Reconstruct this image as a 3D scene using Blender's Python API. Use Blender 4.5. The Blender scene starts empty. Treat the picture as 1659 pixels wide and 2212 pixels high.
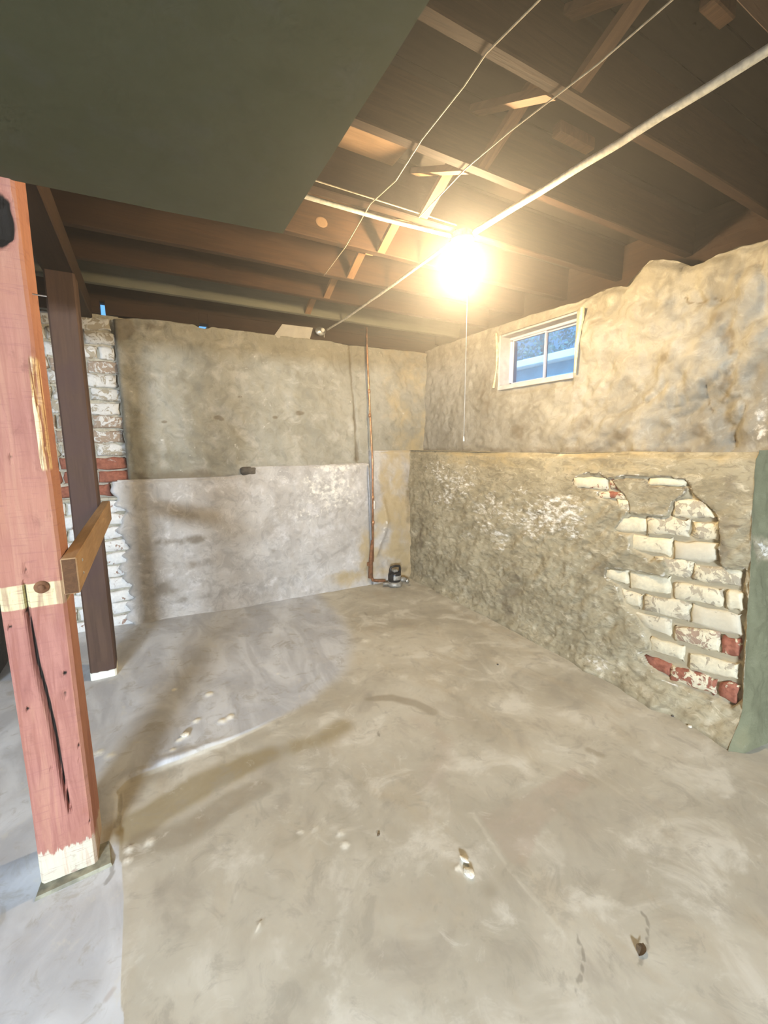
import bpy, bmesh, math, random
import numpy as np
from mathutils import Vector, Matrix

random.seed(4)
rng = np.random.default_rng(4)
scene = bpy.context.scene
COL = scene.collection

# ------------------------------------------------------------------ camera
FPX, CX, CY, H = 916.86, 829.5, 1106.0, 1.33
YAW, PITCH, ROLL = math.radians(28.99), math.radians(8.663), math.radians(-.28)
_f = np.array([math.sin(YAW)*math.cos(PITCH), math.cos(YAW)*math.cos(PITCH), -math.sin(PITCH)])
_r = np.array([math.cos(YAW), -math.sin(YAW), 0.0])
_u = np.cross(_r, _f)
_r2 = _r*math.cos(ROLL) + _u*math.sin(ROLL)
_u2 = np.cross(_r2, _f)
CAMM = np.array([_r2, _u2, _f])
cam_d = bpy.data.cameras.new('camera')
cam = bpy.data.objects.new('camera', cam_d)
COL.objects.link(cam)
cam_d.sensor_fit = 'HORIZONTAL'
cam_d.sensor_width = 36.0
cam_d.lens = 36.0*FPX/1659.0
cam_d.clip_start = 0.02
cam.matrix_world = Matrix(((_r2[0], _u2[0], -_f[0], 0), (_r2[1], _u2[1], -_f[1], 0), (_r2[2], _u2[2], -_f[2], H), (0, 0, 0, 1)))
scene.camera = cam

# ------------------------------------------------------------------ world, daylight, exposure
world = bpy.data.worlds.new('sky')
scene.world = world
world.use_nodes = True
wn = world.node_tree.nodes
bg = wn['Background']
bg.inputs[0].default_value = (0.15, 0.50, 1.0, 1)
bg.inputs[1].default_value = 1.3
vs = scene.view_settings
vs.view_transform = 'Standard'
vs.look = 'None'
vs.gamma = 1.0
vs.exposure = 0.32
vs.use_curve_mapping = False
cy = scene.cycles
cy.max_bounces = 4
cy.use_light_tree = False
cy.diffuse_bounces = 4
cy.glossy_bounces = 2
cy.transmission_bounces = 4
cy.volume_bounces = 0
cy.caustics_reflective = False
cy.caustics_refractive = False
cy.use_adaptive_sampling = True
cy.adaptive_threshold = .06
cy.adaptive_min_samples = 12
BULB_STRENGTH = 1650.0
SKY_WINDOW_W = 1250.0      # daylight entering by the window at the far end of the basement, behind the camera
HAZE = 0.046


def area(name, loc, target, sx, sy, power, color):
    d = bpy.data.lights.new(name, 'AREA')
    d.shape = 'RECTANGLE'
    d.size, d.size_y = sx, sy
    d.energy = power
    d.color = color
    o = bpy.data.objects.new(name, d)
    COL.objects.link(o)
    o.location = loc
    o.rotation_euler = (Vector(target)-Vector(loc)).to_track_quat('-Z', 'Y').to_euler()
    return o


area('daylight_far_window', (-2.75, -4.32, 1.95), (-.2, 2.4, .6), 1.15, .5, SKY_WINDOW_W, (.74, .85, 1.0))


# ------------------------------------------------------------------ helpers: pixels, noise
def ray(x, y):
    return CAMM.T @ np.array([(x-CX)/FPX, -(y-CY)/FPX, 1.0])


def onz(x, y, z):
    r = ray(x, y)
    return r*((z-H)/r[2]) + np.array([0, 0, H])


def onx(x, y, X):
    r = ray(x, y)
    return r*(X/r[0]) + np.array([0, 0, H])


def ony(x, y, Y):
    r = ray(x, y)
    return r*(Y/r[1]) + np.array([0, 0, H])


_perm = np.random.default_rng(11).random((256, 256))


def vnoise(x, y, seed=0):
    x = np.asarray(x, float)+seed*17.31
    y = np.asarray(y, float)+seed*7.77
    xi, yi = np.floor(x).astype(int), np.floor(y).astype(int)
    fx, fy = x-xi, y-yi
    fx, fy = fx*fx*(3-2*fx), fy*fy*(3-2*fy)
    a, b = _perm[xi % 256, yi % 256], _perm[(xi+1) % 256, yi % 256]
    c, d = _perm[xi % 256, (yi+1) % 256], _perm[(xi+1) % 256, (yi+1) % 256]
    return (a*(1-fx)+b*fx)*(1-fy)+(c*(1-fx)+d*fx)*fy


def fbm(x, y, octv=4, seed=0, gain=.5):
    s, a, t, fr = 0, 1.0, 0, 1.0
    for i in range(octv):
        s = s+a*vnoise(np.asarray(x)*fr, np.asarray(y)*fr, seed+i*3)
        t += a
        a *= gain
        fr *= 2.03
    return s/t


def sstep(a, b, x):
    t = np.clip((np.asarray(x)-a)/(b-a), 0, 1)
    return t*t*(3-2*t)


def inside(px, py, poly):
    px, py = np.asarray(px), np.asarray(py)
    r = np.zeros(px.shape, bool)
    n = len(poly)
    for i in range(n):
        x0, y0 = poly[i]
        x1, y1 = poly[(i+1) % n]
        if y0 == y1:
            continue
        c = ((y0 > py) != (y1 > py)) & (px < (x1-x0)*(py-y0)/(y1-y0)+x0)
        r ^= c
    return r


def polydist(px, py, pts, closed=True):
    d = np.full(np.shape(px), 9.0)
    n = len(pts)
    for i in range(n if closed else n-1):
        a, b = np.array(pts[i], float), np.array(pts[(i+1) % n], float)
        e = b-a
        t = np.clip(((px-a[0])*e[0]+(py-a[1])*e[1])/max(1e-9, e@e), 0, 1)
        d = np.minimum(d, np.hypot(px-a[0]-t*e[0], py-a[1]-t*e[1]))
    return d


def blobs(U, V, lst):
    m = np.zeros(U.shape)
    for u, v, ru, rv, a in lst:
        m = np.maximum(m, a*np.exp(-(((U-u)/ru)**2+((V-v)/rv)**2)))
    return m


# ------------------------------------------------------------------ helpers: objects
def link(o, parent=None):
    COL.objects.link(o)
    if parent is not None:
        o.parent = parent
    return o


def mobj(name, verts, faces, mat, parent=None, smooth=False, attrs=None):
    me = bpy.data.meshes.new(name)
    me.from_pydata([tuple(map(float, v)) for v in verts] if not isinstance(verts, np.ndarray) else verts.tolist(), [], faces)
    if attrs:
        for k, a in attrs.items():
            at = me.attributes.new(k, 'FLOAT', 'POINT')
            at.data.foreach_set('value', np.asarray(a, np.float32).ravel())
    if mat is not None:
        me.materials.append(mat)
    if smooth:
        me.polygons.foreach_set('use_smooth', [True]*len(me.polygons))
    me.update()
    return link(bpy.data.objects.new(name, me), parent)


def tag(o, label, cat, group=None, kind=None):
    o['label'] = label
    o['category'] = cat
    if group:
        o['group'] = group
    if kind:
        o['kind'] = kind
    return o


def empty(name, loc=(0, 0, 0)):
    o = bpy.data.objects.new(name, None)
    o.location = loc
    o.empty_display_size = .05
    COL.objects.link(o)
    return o


class MB:
    """collects shapes into one mesh"""
    def __init__(s):
        s.v, s.f = [], []

    def add(s, v, f):
        n = len(s.v)
        s.v += [tuple(map(float, p)) for p in v]
        s.f += [tuple(i+n for i in q) for q in f]
        return s

    def box(s, a, b, bev=.003):
        bm = bmesh.new()
        bmesh.ops.create_cube(bm, size=1)
        a, b = np.array(a, float), np.array(b, float)
        for v in bm.verts:
            v.co = Vector((a+b)/2+np.array(v.co)*(b-a))
        if bev > 0:
            bmesh.ops.bevel(bm, geom=bm.edges[:], offset=bev, segments=1, affect='EDGES')
        bm.verts.index_update()
        s.add([v.co for v in bm.verts], [[v.index for v in f.verts] for f in bm.faces])
        bm.free()
        return s

    def tube(s, pts, r, n=10, cap=True):
        pts = [np.array(p, float) for p in pts]
        rs = r if hasattr(r, '__len__') else [r]*len(pts)
        m = len(pts)
        V, F = [], []
        t0 = pts[1]-pts[0]
        up = np.array([0, 0, 1.0]) if abs(t0[2]) < .8*np.linalg.norm(t0) else np.array([0, 1.0, 0])
        for i, p in enumerate(pts):
            t = pts[min(i+1, m-1)]-pts[max(i-1, 0)]
            t = t/np.linalg.norm(t)
            a = np.cross(up, t)
            a /= np.linalg.norm(a)
            b = np.cross(t, a)
            for k in range(n):
                an = 2*math.pi*k/n
                V.append(p+rs[i]*(math.cos(an)*a+math.sin(an)*b))
        for i in range(m-1):
            for k in range(n):
                F.append((i*n+k, i*n+(k+1) % n, (i+1)*n+(k+1) % n, (i+1)*n+k))
        if cap:
            F.append(tuple(range(n))[::-1])
            F.append(tuple((m-1)*n+k for k in range(n)))
        return s.add(V, F)

    def lathe(s, prof, c=(0, 0, 0), n=24):
        V, F = [], []
        for r, z in prof:
            for k in range(n):
                a = 2*math.pi*k/n
                V.append((c[0]+r*math.cos(a), c[1]+r*math.sin(a), c[2]+z))
        for i in range(len(prof)-1):
            for k in range(n):
                F.append((i*n+k, i*n+(k+1) % n, (i+1)*n+(k+1) % n, (i+1)*n+k))
        return s.add(V, F)

    def build(s, name, mat, parent=None, smooth=False):
        return mobj(name, s.v, s.f, mat, parent, smooth)


def grid_faces(nu, nv, keep=None, flip=False):
    i, j = np.meshgrid(np.arange(nu-1), np.arange(nv-1), indexing='ij')
    a = i*nv+j
    q = np.stack([a, a+nv, a+nv+1, a+1], -1)
    if flip:
        q = q[..., ::-1]
    q = q[keep] if keep is not None else q.reshape(-1, 4)
    return q.tolist()


def axis(*segs):
    out = []
    for a, b, st in segs:
        n = max(1, int(round((b-a)/st)))
        out.append(np.linspace(a, b, n, endpoint=False))
    out.append(np.array([segs[-1][1]]))
    return np.concatenate(out)


# ------------------------------------------------------------------ helpers: materials
class NT:
    def __init__(s, name, rough=.9, spec=.25):
        s.m = bpy.data.materials.new(name)
        s.m.use_nodes = True
        s.t = s.m.node_tree
        s.b = s.t.nodes['Principled BSDF']
        s.b.inputs['Roughness'].default_value = rough
        s.b.inputs['Specular IOR Level'].default_value = spec
        s._obj = None

    def node(s, typ, **kw):
        n = s.t.nodes.new(typ)
        for k, v in kw.items():
            setattr(n, k, v)
        return n

    def set(s, sock, v):
        if hasattr(v, 'is_output') or isinstance(v, bpy.types.NodeSocket):
            s.t.links.new(v, sock)
        elif isinstance(v, (tuple, list)) and len(v) == 3 and sock.type == 'RGBA':
            sock.default_value = (*v, 1)
        else:
            sock.default_value = v

    def coord(s):
        if s._obj is None:
            s._obj = s.node('ShaderNodeTexCoord').outputs['Object']
        return s._obj

    def mapping(s, scale=(1, 1, 1), loc=(0, 0, 0), rot=(0, 0, 0)):
        n = s.node('ShaderNodeMapping')
        n.inputs['Scale'].default_value = scale
        n.inputs['Location'].default_value = loc
        n.inputs['Rotation'].default_value = rot
        s.set(n.inputs['Vector'], s.coord())
        return n.outputs[0]

    def noise(s, scale, detail=5, rough=.55, dist=0, vec=None, out=0):
        n = s.node('ShaderNodeTexNoise')
        n.inputs['Scale'].default_value = scale
        n.inputs['Detail'].default_value = detail
        n.inputs['Roughness'].default_value = rough
        n.inputs['Distortion'].default_value = dist
        s.set(n.inputs['Vector'], vec if vec is not None else s.coord())
        return n.outputs[out]

    def voro(s, scale, vec=None, feature='F1'):
        n = s.node('ShaderNodeTexVoronoi', feature=feature)
        n.inputs['Scale'].default_value = scale
        s.set(n.inputs['Vector'], vec if vec is not None else s.coord())
        return n.outputs['Distance']

    def math(s, op, a, b=None, c=None, clamp=False):
        n = s.node('ShaderNodeMath', operation=op, use_clamp=clamp)
        for i, v in enumerate((a, b, c)):
            if v is not None:
                s.set(n.inputs[i], v)
        return n.outputs[0]

    def ramp(s, v, lo, hi):
        n = s.node('ShaderNodeMapRange', interpolation_type='SMOOTHSTEP')
        s.set(n.inputs['Value'], v)
        n.inputs['From Min'].default_value = lo
        n.inputs['From Max'].default_value = hi
        return n.outputs[0]

    def mix(s, fac, a, b, blend='MIX'):
        n = s.node('ShaderNodeMix', data_type='RGBA', blend_type=blend)
        s.set(n.inputs[0], fac)
        s.set(n.inputs[6], a)
        s.set(n.inputs[7], b)
        return n.outputs[2]

    def attr(s, name):
        return s.node('ShaderNodeAttribute', attribute_name=name).outputs['Fac']

    def rand(s):
        return s.node('ShaderNodeObjectInfo').outputs['Random']

    def ocol(s):
        n = s.node('ShaderNodeSeparateColor')
        s.set(n.inputs[0], s.node('ShaderNodeObjectInfo').outputs['Color'])
        return n.outputs

    def bump(s, h, strength=.3, dist=.01, prev=None):
        n = s.node('ShaderNodeBump')
        n.inputs['Strength'].default_value = strength
        n.inputs['Distance'].default_value = dist
        s.set(n.inputs['Height'], h)
        if prev is not None:
            s.set(n.inputs['Normal'], prev)
        return n.outputs[0]

    def done(s, col, normal=None, rough=None, metal=None):
        s.set(s.b.inputs['Base Color'], col)
        if normal is not None:
            s.set(s.b.inputs['Normal'], normal)
        if rough is not None:
            s.set(s.b.inputs['Roughness'], rough)
        if metal is not None:
            s.b.inputs['Metallic'].default_value = metal
        return s.m


def flat(name, col, rough=.6, metal=0, nscale=40, var=.15, spec=.3):
    t = NT(name, rough, spec)
    n = t.noise(nscale, 4)
    return t.done(t.mix(t.ramp(n, .3, .7), tuple(c*(1-var) for c in col), tuple(min(1, c*(1+var)) for c in col)), t.bump(n, .1, .003), None, metal)


def plaster(name, ca, cb, cc, sc=2.2, fine=28, masks=True, streak=None, rough=.92, bumpk=.35, mott=1.0):
    """mottled mortar or plaster; masks: wht pale efflorescence and painted light, drk dark patches, cracks, creases and corners, grn green paint, tan ochre, mort mortar bed"""
    t = NT(name, rough, .15)
    vec = t.mapping(streak[0], rot=streak[1]) if streak else None
    n1 = t.noise(sc, 6, .6, .6, vec)
    n2 = t.noise(sc*3.7, 6, .62, .3, vec)
    n3 = t.noise(fine, 5, .65, 0, vec)
    col = t.mix(t.ramp(n1, .32, .68), ca, cb)
    col = t.mix(t.math('MULTIPLY', t.ramp(n2, .50, .72), .75), col, cc)
    n4 = t.noise(sc*5.5, 7, .72, .9, vec)
    col = t.mix(t.math('MULTIPLY', t.ramp(n4, .50, .40), .55*mott), col, tuple(c*.62 for c in ca))
    col = t.mix(t.math('MULTIPLY', t.ramp(n4, .56, .66), .55*mott), col, tuple(min(.9, c*1.22) for c in cc))
    col = t.mix(t.math('MULTIPLY', t.ramp(n3, .54, .72), .38*mott), col, tuple(c*.5 for c in ca))
    if masks:
        for at, c, k, amt in (('tan', (.42, .31, .14), .9, .8), ('drk', (.15, .115, .07), 1.3, .72), ('grn', (.18, .185, .105), .6, .85),
                              ('mort', (.40, .335, .215), .3, 1.0), ('wht', (.80, .76, .66), 1.5, .95)):
            a = t.attr(at)
            f = t.math('ADD', a, t.math('MULTIPLY', t.math('SUBTRACT', n2 if at != 'wht' else n3, .5), t.math('MULTIPLY', k, t.math('MINIMUM', t.math('MULTIPLY', a, 4), 1))))
            col = t.mix(t.math('MULTIPLY', t.ramp(f, .25, .62), amt), col, c)
    nb = t.bump(n4, bumpk*1.3, .014)
    nb = t.bump(n3, bumpk*.8, .004, nb)
    return t.done(col, nb)


def wood(name, ca, cb, axis_scale, rough=.8, rnd=.35, grain=9):
    t = NT(name, rough, .2)
    v = t.mapping(axis_scale)
    r = t.rand()
    vv = t.node('ShaderNodeVectorMath', operation='ADD')
    t.set(vv.inputs[0], v)
    off = t.node('ShaderNodeCombineXYZ')
    t.set(off.inputs[0], t.math('MULTIPLY', r, 31))
    t.set(off.inputs[1], t.math('MULTIPLY', r, 17))
    t.set(vv.inputs[1], off.outputs[0])
    g = t.noise(grain, 7, .65, 1.2, vv.outputs[0])
    b = t.noise(2.3, 3)
    col = t.mix(t.ramp(g, .3, .7), ca, cb)
    col = t.mix(t.math('MULTIPLY', t.ramp(b, .35, .7), .5), col, tuple(c*.5 for c in ca))
    col = t.mix(t.math('MULTIPLY', r, rnd), col, tuple(c*.6 for c in cb))
    return t.done(col, t.bump(g, .25, .004))


M = {}
M['plaster_back'] = plaster('plaster_grey_trowelled', (.26, .24, .18), (.37, .345, .27), (.47, .44, .365), 1.8, 26, mott=.6)
M['plaster_bench'] = plaster('plaster_pale_over_brick', (.40, .365, .315), (.53, .50, .45), (.63, .60, .56), 2.0, 24, mott=.7)
M['plaster_right_up'] = plaster('parging_lumpy_cream', (.225, .20, .15), (.355, .325, .255), (.42, .395, .325), 2.6, 26, mott=.5)
M['plaster_right'] = plaster('mortar_rough_ochre', (.28, .235, .145), (.41, .35, .225), (.53, .47, .335), 3.0, 30, True, ((1, .8, 1.6), (.7, 0, 0)))
M['mortar'] = plaster('mortar_bed', (.42, .38, .28), (.5, .46, .35), (.55, .5, .4), 6, 60, False)
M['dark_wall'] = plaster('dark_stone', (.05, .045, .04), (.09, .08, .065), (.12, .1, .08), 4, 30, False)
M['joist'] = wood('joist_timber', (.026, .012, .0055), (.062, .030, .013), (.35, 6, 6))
M['joist_pale'] = wood('joist_dusty_grey', (.13, .125, .09), (.18, .17, .12), (.35, 6, 6))
M['bridging'] = wood('bridging_timber', (.15, .075, .033), (.26, .14, .065), (6, .6, 2))
M['beam'] = wood('beam_timber', (.028, .016, .009), (.06, .032, .016), (6, .4, 6))
M['sill'] = wood('sill_timber', (.03, .017, .01), (.07, .036, .018), (.4, 6, 6))
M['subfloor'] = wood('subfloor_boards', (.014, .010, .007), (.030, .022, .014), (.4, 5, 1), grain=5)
M['patch'] = wood('patch_board', (.15, .085, .042), (.23, .14, .075), (.6, 5, 1))
M['panel'] = plaster('green_grey_board', (.088, .090, .048), (.103, .104, .060), (.10, .101, .068), 2.5, 50, False, bumpk=.05, mott=.2)
M['panel_edge'] = flat('board_paper_edge', (.42, .40, .33), .9)
M['conduit'] = flat('pale_cable_sheath', (.62, .58, .46), .55, 0, 60, .2)
M['wire'] = flat('cloth_wire', (.52, .44, .30), .6, 0, 60, .2)
M['porcelain'] = flat('porcelain', (.75, .72, .62), .3, 0, 20, .05, .5)
M['steel'] = flat('galvanised_steel', (.55, .54, .5), .35, .9, 50, .2)
M['copper'] = flat('copper_tube', (.50, .24, .12), .42, .75, 30, .35)
M['rust'] = flat('rusty_pipe', (.22, .10, .045), .75, .2, 40, .4)
M['greypipe'] = flat('grey_pipe', (.34, .35, .36), .5, .3, 30, .2)
M['black'] = flat('black_plastic', (.012, .012, .012), .35, 0, 30, .2, .5)
M['pumpgrey'] = flat('cast_grey', (.33, .31, .26), .5, .4, 40, .3)
M['vinyl'] = flat('white_vinyl', (.52, .54, .62), .4, 0, 15, .05, .4)
M['reveal'] = flat('reveal_board', (.48, .46, .44), .7, 0, 20, .12)
M['foam'] = flat('foam_seal', (.72, .60, .36), .9, 0, 60, .3)
M['chip'] = flat('plaster_chip', (.72, .66, .52), .9, 0, 60, .25)
M['leaf'] = flat('dead_leaf', (.13, .09, .05), .9, 0, 60, .3)
M['paperboard'] = flat('pale_board', (.50, .46, .38), .9, 0, 14, .1)
M['stone'] = flat('dark_stone_block', (.10, .085, .065), .9, 0, 30, .4)


def brick_mat(name, paint):
    """red brick under flaking paint; the object's colour sets how much red shows (r) and how grey the paint is (g)"""
    t = NT(name, .9, .15)
    oc = t.ocol()
    r = t.rand()
    vv = t.node('ShaderNodeVectorMath', operation='ADD')
    t.set(vv.inputs[0], t.coord())
    cx = t.node('ShaderNodeCombineXYZ')
    for i in range(3):
        t.set(cx.inputs[i], t.math('MULTIPLY', r, 13+7*i))
    t.set(vv.inputs[1], cx.outputs[0])
    n1 = t.noise(20, 7, .68, .8, vv.outputs[0])
    n2 = t.noise(60, 5, .6, 0, vv.outputs[0])
    red = t.mix(t.ramp(n2, .3, .7), (.22, .075, .045), (.36, .14, .085))
    under = t.mix(oc[2], (.40, .34, .24), red)
    pc = t.mix(t.ramp(n2, .35, .7), tuple(c*.85 for c in paint), paint)
    pc = t.mix(oc[1], pc, (.52, .47, .36))
    thr = t.math('SUBTRACT', t.math('MULTIPLY', oc[0], 1.0), .43)
    f = t.ramp(t.math('SUBTRACT', n1, thr), .44, .49)
    col = t.mix(f, under, pc)
    nb = t.bump(f, .5, .002)
    nb = t.bump(n1, .4, .006, nb)
    return t.done(col, t.bump(n2, .3, .002, nb))


M['brick'] = brick_mat('flaking_cream_brick', (.74, .66, .46))
M['brick_white'] = brick_mat('flaking_white_brick', (.80, .78, .72))


def post_red():
    t = NT('red_painted_timber', .8, .2)
    g = t.noise(7, 7, .65, 1.0, t.mapping((9, 9, .7)))
    n = t.noise(5, 5, .6, .5)
    n2 = t.noise(2.0, 3, .5)
    g2 = t.noise(7, 6, .6, .9, t.mapping((3.2, 3.2, .28)))
    f = t.noise(70, 4)
    col = t.mix(t.ramp(g, .3, .7), (.27, .105, .078), (.38, .17, .125))
    col = t.mix(t.math('MULTIPLY', t.ramp(n2, .4, .65), .7), col, (.42, .19, .115))
    col = t.mix(t.math('MULTIPLY', t.ramp(n, .52, .75), .5), col, (.29, .12, .085))
    col = t.mix(t.math('MULTIPLY', t.ramp(g, .66, .74), .8), col, (.20, .07, .04))
    xyz = t.node('ShaderNodeSeparateXYZ')
    t.set(xyz.inputs[0], t.coord())
    x, y, z = xyz.outputs
    streak = t.noise(6, 5, .6, 0, t.mapping((14, 14, 1.2)))
    zz = t.math('ADD', z, t.math('MULTIPLY', t.math('SUBTRACT', streak, .5), .10))
    zb = t.math('ADD', z, t.math('MULTIPLY', t.math('SUBTRACT', n, .5), .012))
    yel = (.58, .51, .28)
    base = t.ramp(zz, .105, .095)
    band = t.math('MULTIPLY', t.ramp(zb, .873, .877), t.ramp(zb, .946, .942))
    pat = t.math('SUBTRACT', 1.0, t.math('MULTIPLY', t.ramp(g, .6, .7), .35))
    col = t.mix(t.math('MULTIPLY', base, pat), col, (.54, .49, .36))
    col = t.mix(t.math('MULTIPLY', band, pat), col, yel)
    # bare splintered wood along the right arris, pale
    ch = t.attr('chip')
    chc = t.mix(t.ramp(t.noise(5, 5, .6, .5, t.mapping((20, 20, .6))), .42, .55), (.20, .075, .03), (.84, .68, .38))
    col = t.mix(t.ramp(t.math('ADD', ch, t.math('MULTIPLY', t.math('SUBTRACT', n, .5), .5)), .4, .6), col, chc)
    warm = t.attr('warm')
    col = t.mix(warm, col, (.40, .19, .105))
    col = t.mix(t.math('MULTIPLY', t.ramp(g2, .57, .68), .62), col, (.27, .10, .065))
    col = t.mix(t.math('MULTIPLY', t.ramp(g2, .44, .33), .5), col, (.45, .23, .145))
    dk = t.attr('hole')
    saw = t.noise(4, 4, .6, .6, t.mapping((3, 3, 42)))
    col = t.mix(t.math('MULTIPLY', t.ramp(saw, .54, .66), .5), col, (.27, .105, .085))
    blot = t.noise(11, 7, .7, .4)
    col = t.mix(t.math('MULTIPLY', t.ramp(blot, .57, .68), .6), col, (.22, .085, .06))
    col = t.mix(t.ramp(dk, .3, .7), col, (.012, .009, .006))
    return t.done(col, t.bump(f, .15, .002, t.bump(g, .35, .005)))


M['post_red'] = post_red()


def post_dark():
    t = NT('brown_painted_timber', .7, .25)
    g = t.noise(7, 6, .6, .8, t.mapping((8, 8, .5)))
    n = t.noise(3.5, 4)
    col = t.mix(t.ramp(g, .3, .7), (.062, .034, .02), (.095, .053, .031))
    col = t.mix(t.ramp(n, .4, .7), col, (.07, .038, .03))
    xyz = t.node('ShaderNodeSeparateXYZ')
    t.set(xyz.inputs[0], t.coord())
    zz = t.math('ADD', xyz.outputs[2], t.math('MULTIPLY', t.math('SUBTRACT', t.noise(20, 4), .5), .02))
    col = t.mix(t.ramp(zz, .062, .056), col, (.80, .77, .62))
    return t.done(col, t.bump(g, .2, .003))


M['post_dark'] = post_dark()
M['brace'] = wood('brace_timber', (.30, .175, .08), (.46, .29, .15), (8, .8, 8), grain=6)
M['brace_end'] = wood('brace_end_grain', (.075, .032, .012), (.15, .07, .028), (8, 8, 8))


def floor_mat():
    t = NT('worn_concrete', .78, .3)
    n1 = t.noise(1.3, 6, .6, .8)
    n2 = t.noise(4.5, 6, .62, .6)
    n3 = t.noise(24, 5, .65)
    n4 = t.noise(150, 3)
    vor = t.noise(2.4, 6, .6, 1.6, t.mapping((1.6, .6, 1), rot=(0, 0, .5)))
    col = t.mix(t.ramp(n1, .32, .68), (.40, .36, .275), (.55, .505, .40))
    col = t.mix(t.math('MULTIPLY', t.ramp(vor, .5, .72), .5), col, (.44, .36, .24))
    col = t.mix(t.math('MULTIPLY', t.ramp(n2, .50, .68), .7), col, (.66, .62, .52))
    col = t.mix(t.math('MULTIPLY', t.ramp(n2, .46, .30), .6), col, (.34, .30, .235))
    sl = t.attr('slab')
    slc = t.mix(t.ramp(vor, .36, .68), (.43, .43, .43), (.63, .635, .63))
    slc = t.mix(t.math('MULTIPLY', t.ramp(n2, .5, .7), .5), slc, (.50, .48, .45))
    col = t.mix(t.ramp(t.math('ADD', sl, t.math('MULTIPLY', t.math('SUBTRACT', n2, .5), .25)), .35, .65), col, slc)
    for at, c, k, amt, nn in (('redd', (.36, .26, .19), 1.2, .38, n2), ('olive', (.30, .235, .12), 1.2, .75, n2), ('drk', (.24, .19, .12), 1.3, .55, n2), ('line', (.62, .58, .47), 1.4, .32, n2), ('wht', (.80, .76, .64), .9, .95, n3), ('crk', (.16, .135, .10), .8, .5, n3)):
        a = t.attr(at)
        f = t.math('ADD', a, t.math('MULTIPLY', t.math('SUBTRACT', nn, .5), t.math('MULTIPLY', k, t.math('MINIMUM', t.math('MULTIPLY', a, 4), 1))))
        col = t.mix(t.math('MULTIPLY', t.ramp(f, .2, .7), amt), col, c)
    n5 = t.noise(9, 8, .74, .8)
    col = t.mix(t.math('MULTIPLY', t.ramp(n5, .48, .36), .5), col, (.33, .295, .23))
    col = t.mix(t.math('MULTIPLY', t.ramp(n5, .56, .68), .45), col, (.64, .605, .51))
    col = t.mix(t.math('MULTIPLY', t.ramp(n3, .6, .78), .3), col, (.28, .25, .2))
    nb = t.bump(n2, .12, .01)
    nb = t.bump(n3, .14, .003, nb)
    return t.done(col, t.bump(n4, .08, .001, nb), t.math('ADD', .55, t.math('MULTIPLY', n2, .5)))


M['floor'] = floor_mat()

# ------------------------------------------------------------------ floor
WALL_X, UP_X, BACK_Y, UPB_Y = 2.262, 2.50, 3.59, 3.655
CEIL = 2.35

fx = axis((-4.0, -1.2, .14), (-1.2, 2.40, .011), (2.40, 2.9, .05))
fy = axis((-4.4, .15, .13), (.15, 3.75, .011), (3.75, 3.85, .05))
X, Y = np.meshgrid(fx, fy, indexing='ij')
gp = lambda pts: [tuple(onz(a, b, 0)[:2]) for a, b in pts]
Z = (fbm(X*1.1, Y*1.1, 3, 2)-.5)*.022 + (fbm(X*5, Y*5, 3, 5)-.5)*.006
edge = [(-.19, -4.4), (-.15, 1.0), (-.172, 1.42), (-.19, 1.61), (-.204, 1.79), (-.165, 1.838), (-.095, 1.856), (.045, 1.867), (.284, 1.904), (.62, 1.99), (.95, 2.2), (1.15, 2.55), (1.25, 2.95), (1.28, 3.85), (-4.2, 3.85), (-4.2, -4.4)]
jit = .012*(vnoise(X*14, Y*14, 3)-.5)
ins = inside(X+jit, Y+jit, edge)
dd = polydist(X+jit, Y+jit, edge[:14], False)
sd = np.where(ins, dd, -dd)
soft = .006+.32*sstep(.25, 1.0, X)+.05*sstep(1.45, 1.3, Y)*0  # slab tone; its soft right end paints the daylight fading out
slab = sstep(-1, 1, sd/soft)
rise = .017*sstep(1.45, 1.62, Y)*sstep(.55, .05, X)*sstep(-.004, .004, sd)
lump = .012*np.exp(-((sd-.02)/.03)**2)*sstep(1.6, 1.75, Y)*sstep(.35, .1, X)*(vnoise(X*18, Y*18, 8))
Z = Z+rise+lump
olive = np.zeros(X.shape)
ol = gp([(262, 1800), (300, 1780), (345, 1750), (430, 1700), (520, 1655), (580, 1630)])
olive = np.maximum(olive, .95*np.exp(-(polydist(X, Y, ol, False)/.075)**2))
ol2 = gp([(600, 1622), (690, 1600), (740, 1570)])
olive = np.maximum(olive, .6*np.exp(-(polydist(X, Y, ol2, False)/.07)**2))
drk = .8*np.exp(-(polydist(X, Y, gp([(300, 1830), (400, 1800), (500, 1730), (560, 1700)]), False)/.07)**2)
drk = np.maximum(drk, .85*np.exp(-(polydist(X, Y, gp([(795, 1512), (845, 1508), (900, 1522), (935, 1540)]), False)/.035)**2))
drk = np.maximum(drk, .4*np.exp(-(polydist(X, Y, gp([(960, 1520), (1030, 1560), (1090, 1600)]), False)/.14)**2))
drk = np.maximum(drk, .7*np.exp(-(polydist(X, Y, gp([(1270, 1620), (1300, 1632)]), False)/.025)**2))
for (a, b, s, k) in ((330, 1440, .05, .4), (610, 1820, .05, .5), (640, 1805, .03, .6), (1060, 1925, .04, .5), (720, 1420, .05, .4), (960, 1690, .06, .4), (1320, 1760, .06, .4), (780, 1690, .05, .4)):
    p = onz(a, b, 0)
    drk = np.maximum(drk, k*np.exp(-(((X-p[0])**2+(Y-p[1])**2)/s**2)))
redd = np.zeros(X.shape)
pg = gp([(1020, 1760), (1240, 1650), (1290, 1700), (1180, 1800), (1140, 1900), (1090, 1870)])
redd = np.where(inside(X, Y, pg), .55, 0)*sstep(0, .03, polydist(X, Y, pg))+0
redd = np.maximum(redd, .45*np.exp(-(polydist(X, Y, gp([(900, 1560), (960, 1600), (930, 1680)]), False)/.09)**2))
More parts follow.
